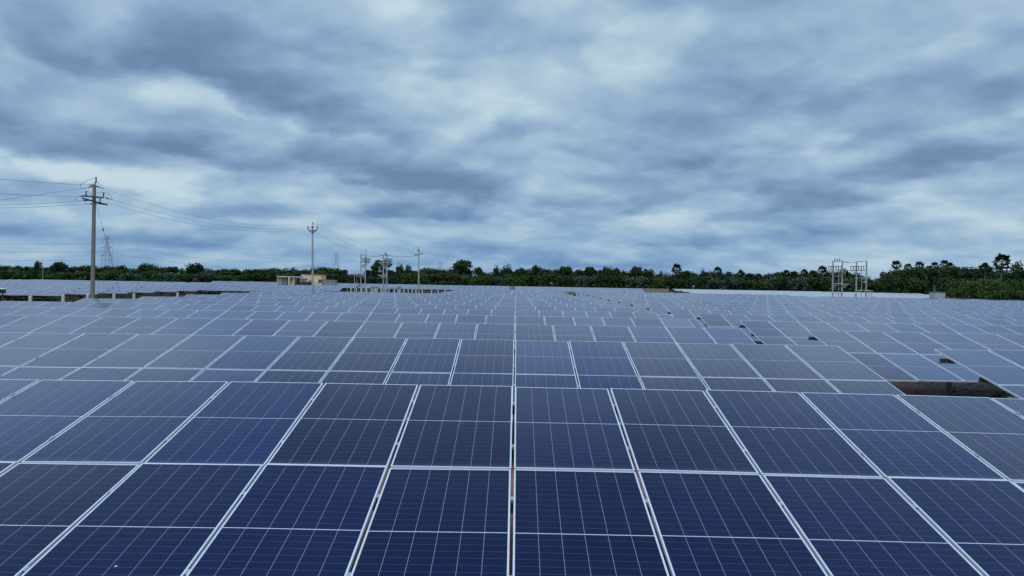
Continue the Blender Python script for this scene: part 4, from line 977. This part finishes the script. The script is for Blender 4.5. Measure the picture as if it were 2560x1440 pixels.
def palm(px, ytop, Z, wpx, label, variant=None, trunk_r=.16, dry=False):
    top = P(px, ytop, Z); gz = ground_z(top.x, Z); Rr = wpx * Z / F / 2; hub = top.z - gz - Rr * .92
    t = thing('fan_palm', label, 'palm tree', Vector((top.x, Z, gz)), 'fan palms rising over the trees')
    mb = MB(); k = random.uniform(-.15, .15); mb.tube([(0, 0, -.4), (k, 0, hub * .5), (0, 0, hub)], trunk_r, 8, radii=[trunk_r * 1.35, trunk_r, trunk_r * .85]); child('trunk', mb.mesh('trunk', [M['palmbark']]), t)
    fr, dead = PALMS[variant if variant is not None else random.randrange(4)]
    o = child('fronds', fr, t, (0, 0, hub), (0, 0, random.random() * 6.28)); o.scale = (Rr, Rr, Rr)
    if dry: o.data = PALMS[3][1]
    if dead: q = child('dead_fronds', dead, t, (0, 0, hub), (0, 0, random.random() * 6.28)); q.scale = (Rr, Rr, Rr)
    return t
for px, yt, Z, wd, v, lab in (
    (1692, 659.5, 226, 26, 1, 'fan palm with a double tuft, first right of the beige wall'), (1795, 667, 226, 24, 3, 'thick headed fan palm above the left end of bright tables'), (1852, 675.5, 226, 20, 1, 'short fan palm with brown dead fronds, second right of the thick one'), (1872, 684, 222, 18, 0, 'low fan palm touching a browner one'), (1897, 684, 224, 18, 2, 'lone low fan palm at the skyline dip'), (1822, 679, 228, 16, 0, 'small fan palm right of the thick headed one'),
    (1965, 675, 226, 20, 0, 'rounded fan palm first of the row left of the twin poles'), (1986, 678, 228, 20, 2, 'second rounded fan palm of the row left of the twin poles'), (2010, 673, 226, 20, 0, 'taller fan palm in the middle of the row left of the twin poles'), (2031, 676, 228, 18, 2, 'fan palm just left of the tall umbrella shaped one'), (2056, 664, 222, 24, 2, 'tall umbrella shaped fan palm left of the twin poles'),
    (2110, 671, 224, 24, 0, 'dark fan palm seen through the right twin poles'), (2242, 651.5, 184, 28, 2, 'fan palm with flat tuft at the left of the grove'), (2270, 658.5, 184, 20, 0, 'small tufted palm, second in the grove'), (2299, 653.5, 184, 24, 2, 'broad tufted palm, third in the grove'), (2322, 664, 184, 18, 0, 'low tufted palm between two taller grove palms'), (2337, 655.5, 184, 20, 2, 'palm tuft on a visible thin neck in the grove'),
    (2360, 650.5, 184, 24, 2, 'highest tufted palm of the grove'), (2376, 656.5, 184, 22, 0, 'tufted palm at the right end of the grove'), (2505, 636, 150, 42, 1, 'tallest fan palm with shaggy round head near the right edge'), (2462, 657, 156, 30, 0, 'dark palm head left of the tallest palm')):
    palm(px, yt, Z, wd, lab, v)
palm(2336, 676, 119, 34, 'dull drooping palm with bare trunk beside the grey shed', 3, .17)
palm(2408, 681, 140, 34, 'dry straw coloured palm in the right grove', 3, .14, dry=True)
for _o in COL.objects:
    if 'label' in _o and len(_o['label'].split()) > 16: print('LONG', _o.name, _o['label'])
# undergrowth that closes the foot of the tree line
ub = MB()
for i in range(15000):
    px = random.uniform(-160, 2640); Z = random.uniform(206, 232) if px < 2230 else random.uniform(182, 192)
    p = P(px, 715, Z); gz = ground_z(p.x, Z); hgt = 2.6 + .7 * math.sin(px * .05) + .5 * math.sin(px * .13 + 1)
    c = Vector((p.x, Z, gz + random.random() ** .8 * hgt)); leaf_quad(ub, c, rnd_dir() + Vector((0, -.3, .5)), random.uniform(.22, .42), random.random())
tag(ub.build('undergrowth', M['leaf'], None, origin=(0, 215, 0)), 'dense dark undergrowth closing the foot of the tree line', 'undergrowth', None, 'stuff')
# dry grass and weeds that show under and between the tables
gb = MB()
def tuft(x, y, h):
    gz = ground_z(x, y)
    for k in range(4):
        a = random.random() * 6.283; w = h * random.uniform(.25, .5); l = Vector((math.cos(a), math.sin(a), 0)); bnd = Vector((random.gauss(0, .3), random.gauss(0, .3), 0)) * h
        b0 = Vector((x + random.gauss(0, .08), y + random.gauss(0, .08), gz - .02)); n = len(gb.v)
        gb.v += [b0 - l * w * .5, b0 + l * w * .5, b0 + l * w * .2 + bnd + Vector((0, 0, h)), b0 - l * w * .3 + bnd * 1.2 + Vector((0, 0, h * .9))]; gb.face((n, n + 1, n + 2, n + 3), 0, None, random.random())
for x0_, x1_, y0_, y1_, num, hh in ((5.5, 15, 14, 40, 2600, .085), (-75, -26, 62, 112, 3200, .30), (-52, -2, 112, 178, 2600, .34), (-6, 8, 2, 12, 260, .10), (20, 40, 112, 150, 500, .3)):
    cl = [(random.uniform(x0_, x1_), random.uniform(y0_, y1_)) for _ in range(max(6, num // 40))]
    for i in range(num):
        cx_, cy_ = random.choice(cl); tuft(cx_ + random.gauss(0, .9), cy_ + random.gauss(0, .9), hh * random.uniform(.5, 1.4))
M['drygrass'] = leaf_mat('dry_weeds', (.20, .165, .09), (.22, .18, .10), (.24, .20, .11))
tag(gb.build('weeds', M['drygrass'], None, origin=(0, 60, 0)), 'dry grass and weeds on the soil between and under the tables', 'weeds', None, 'stuff')
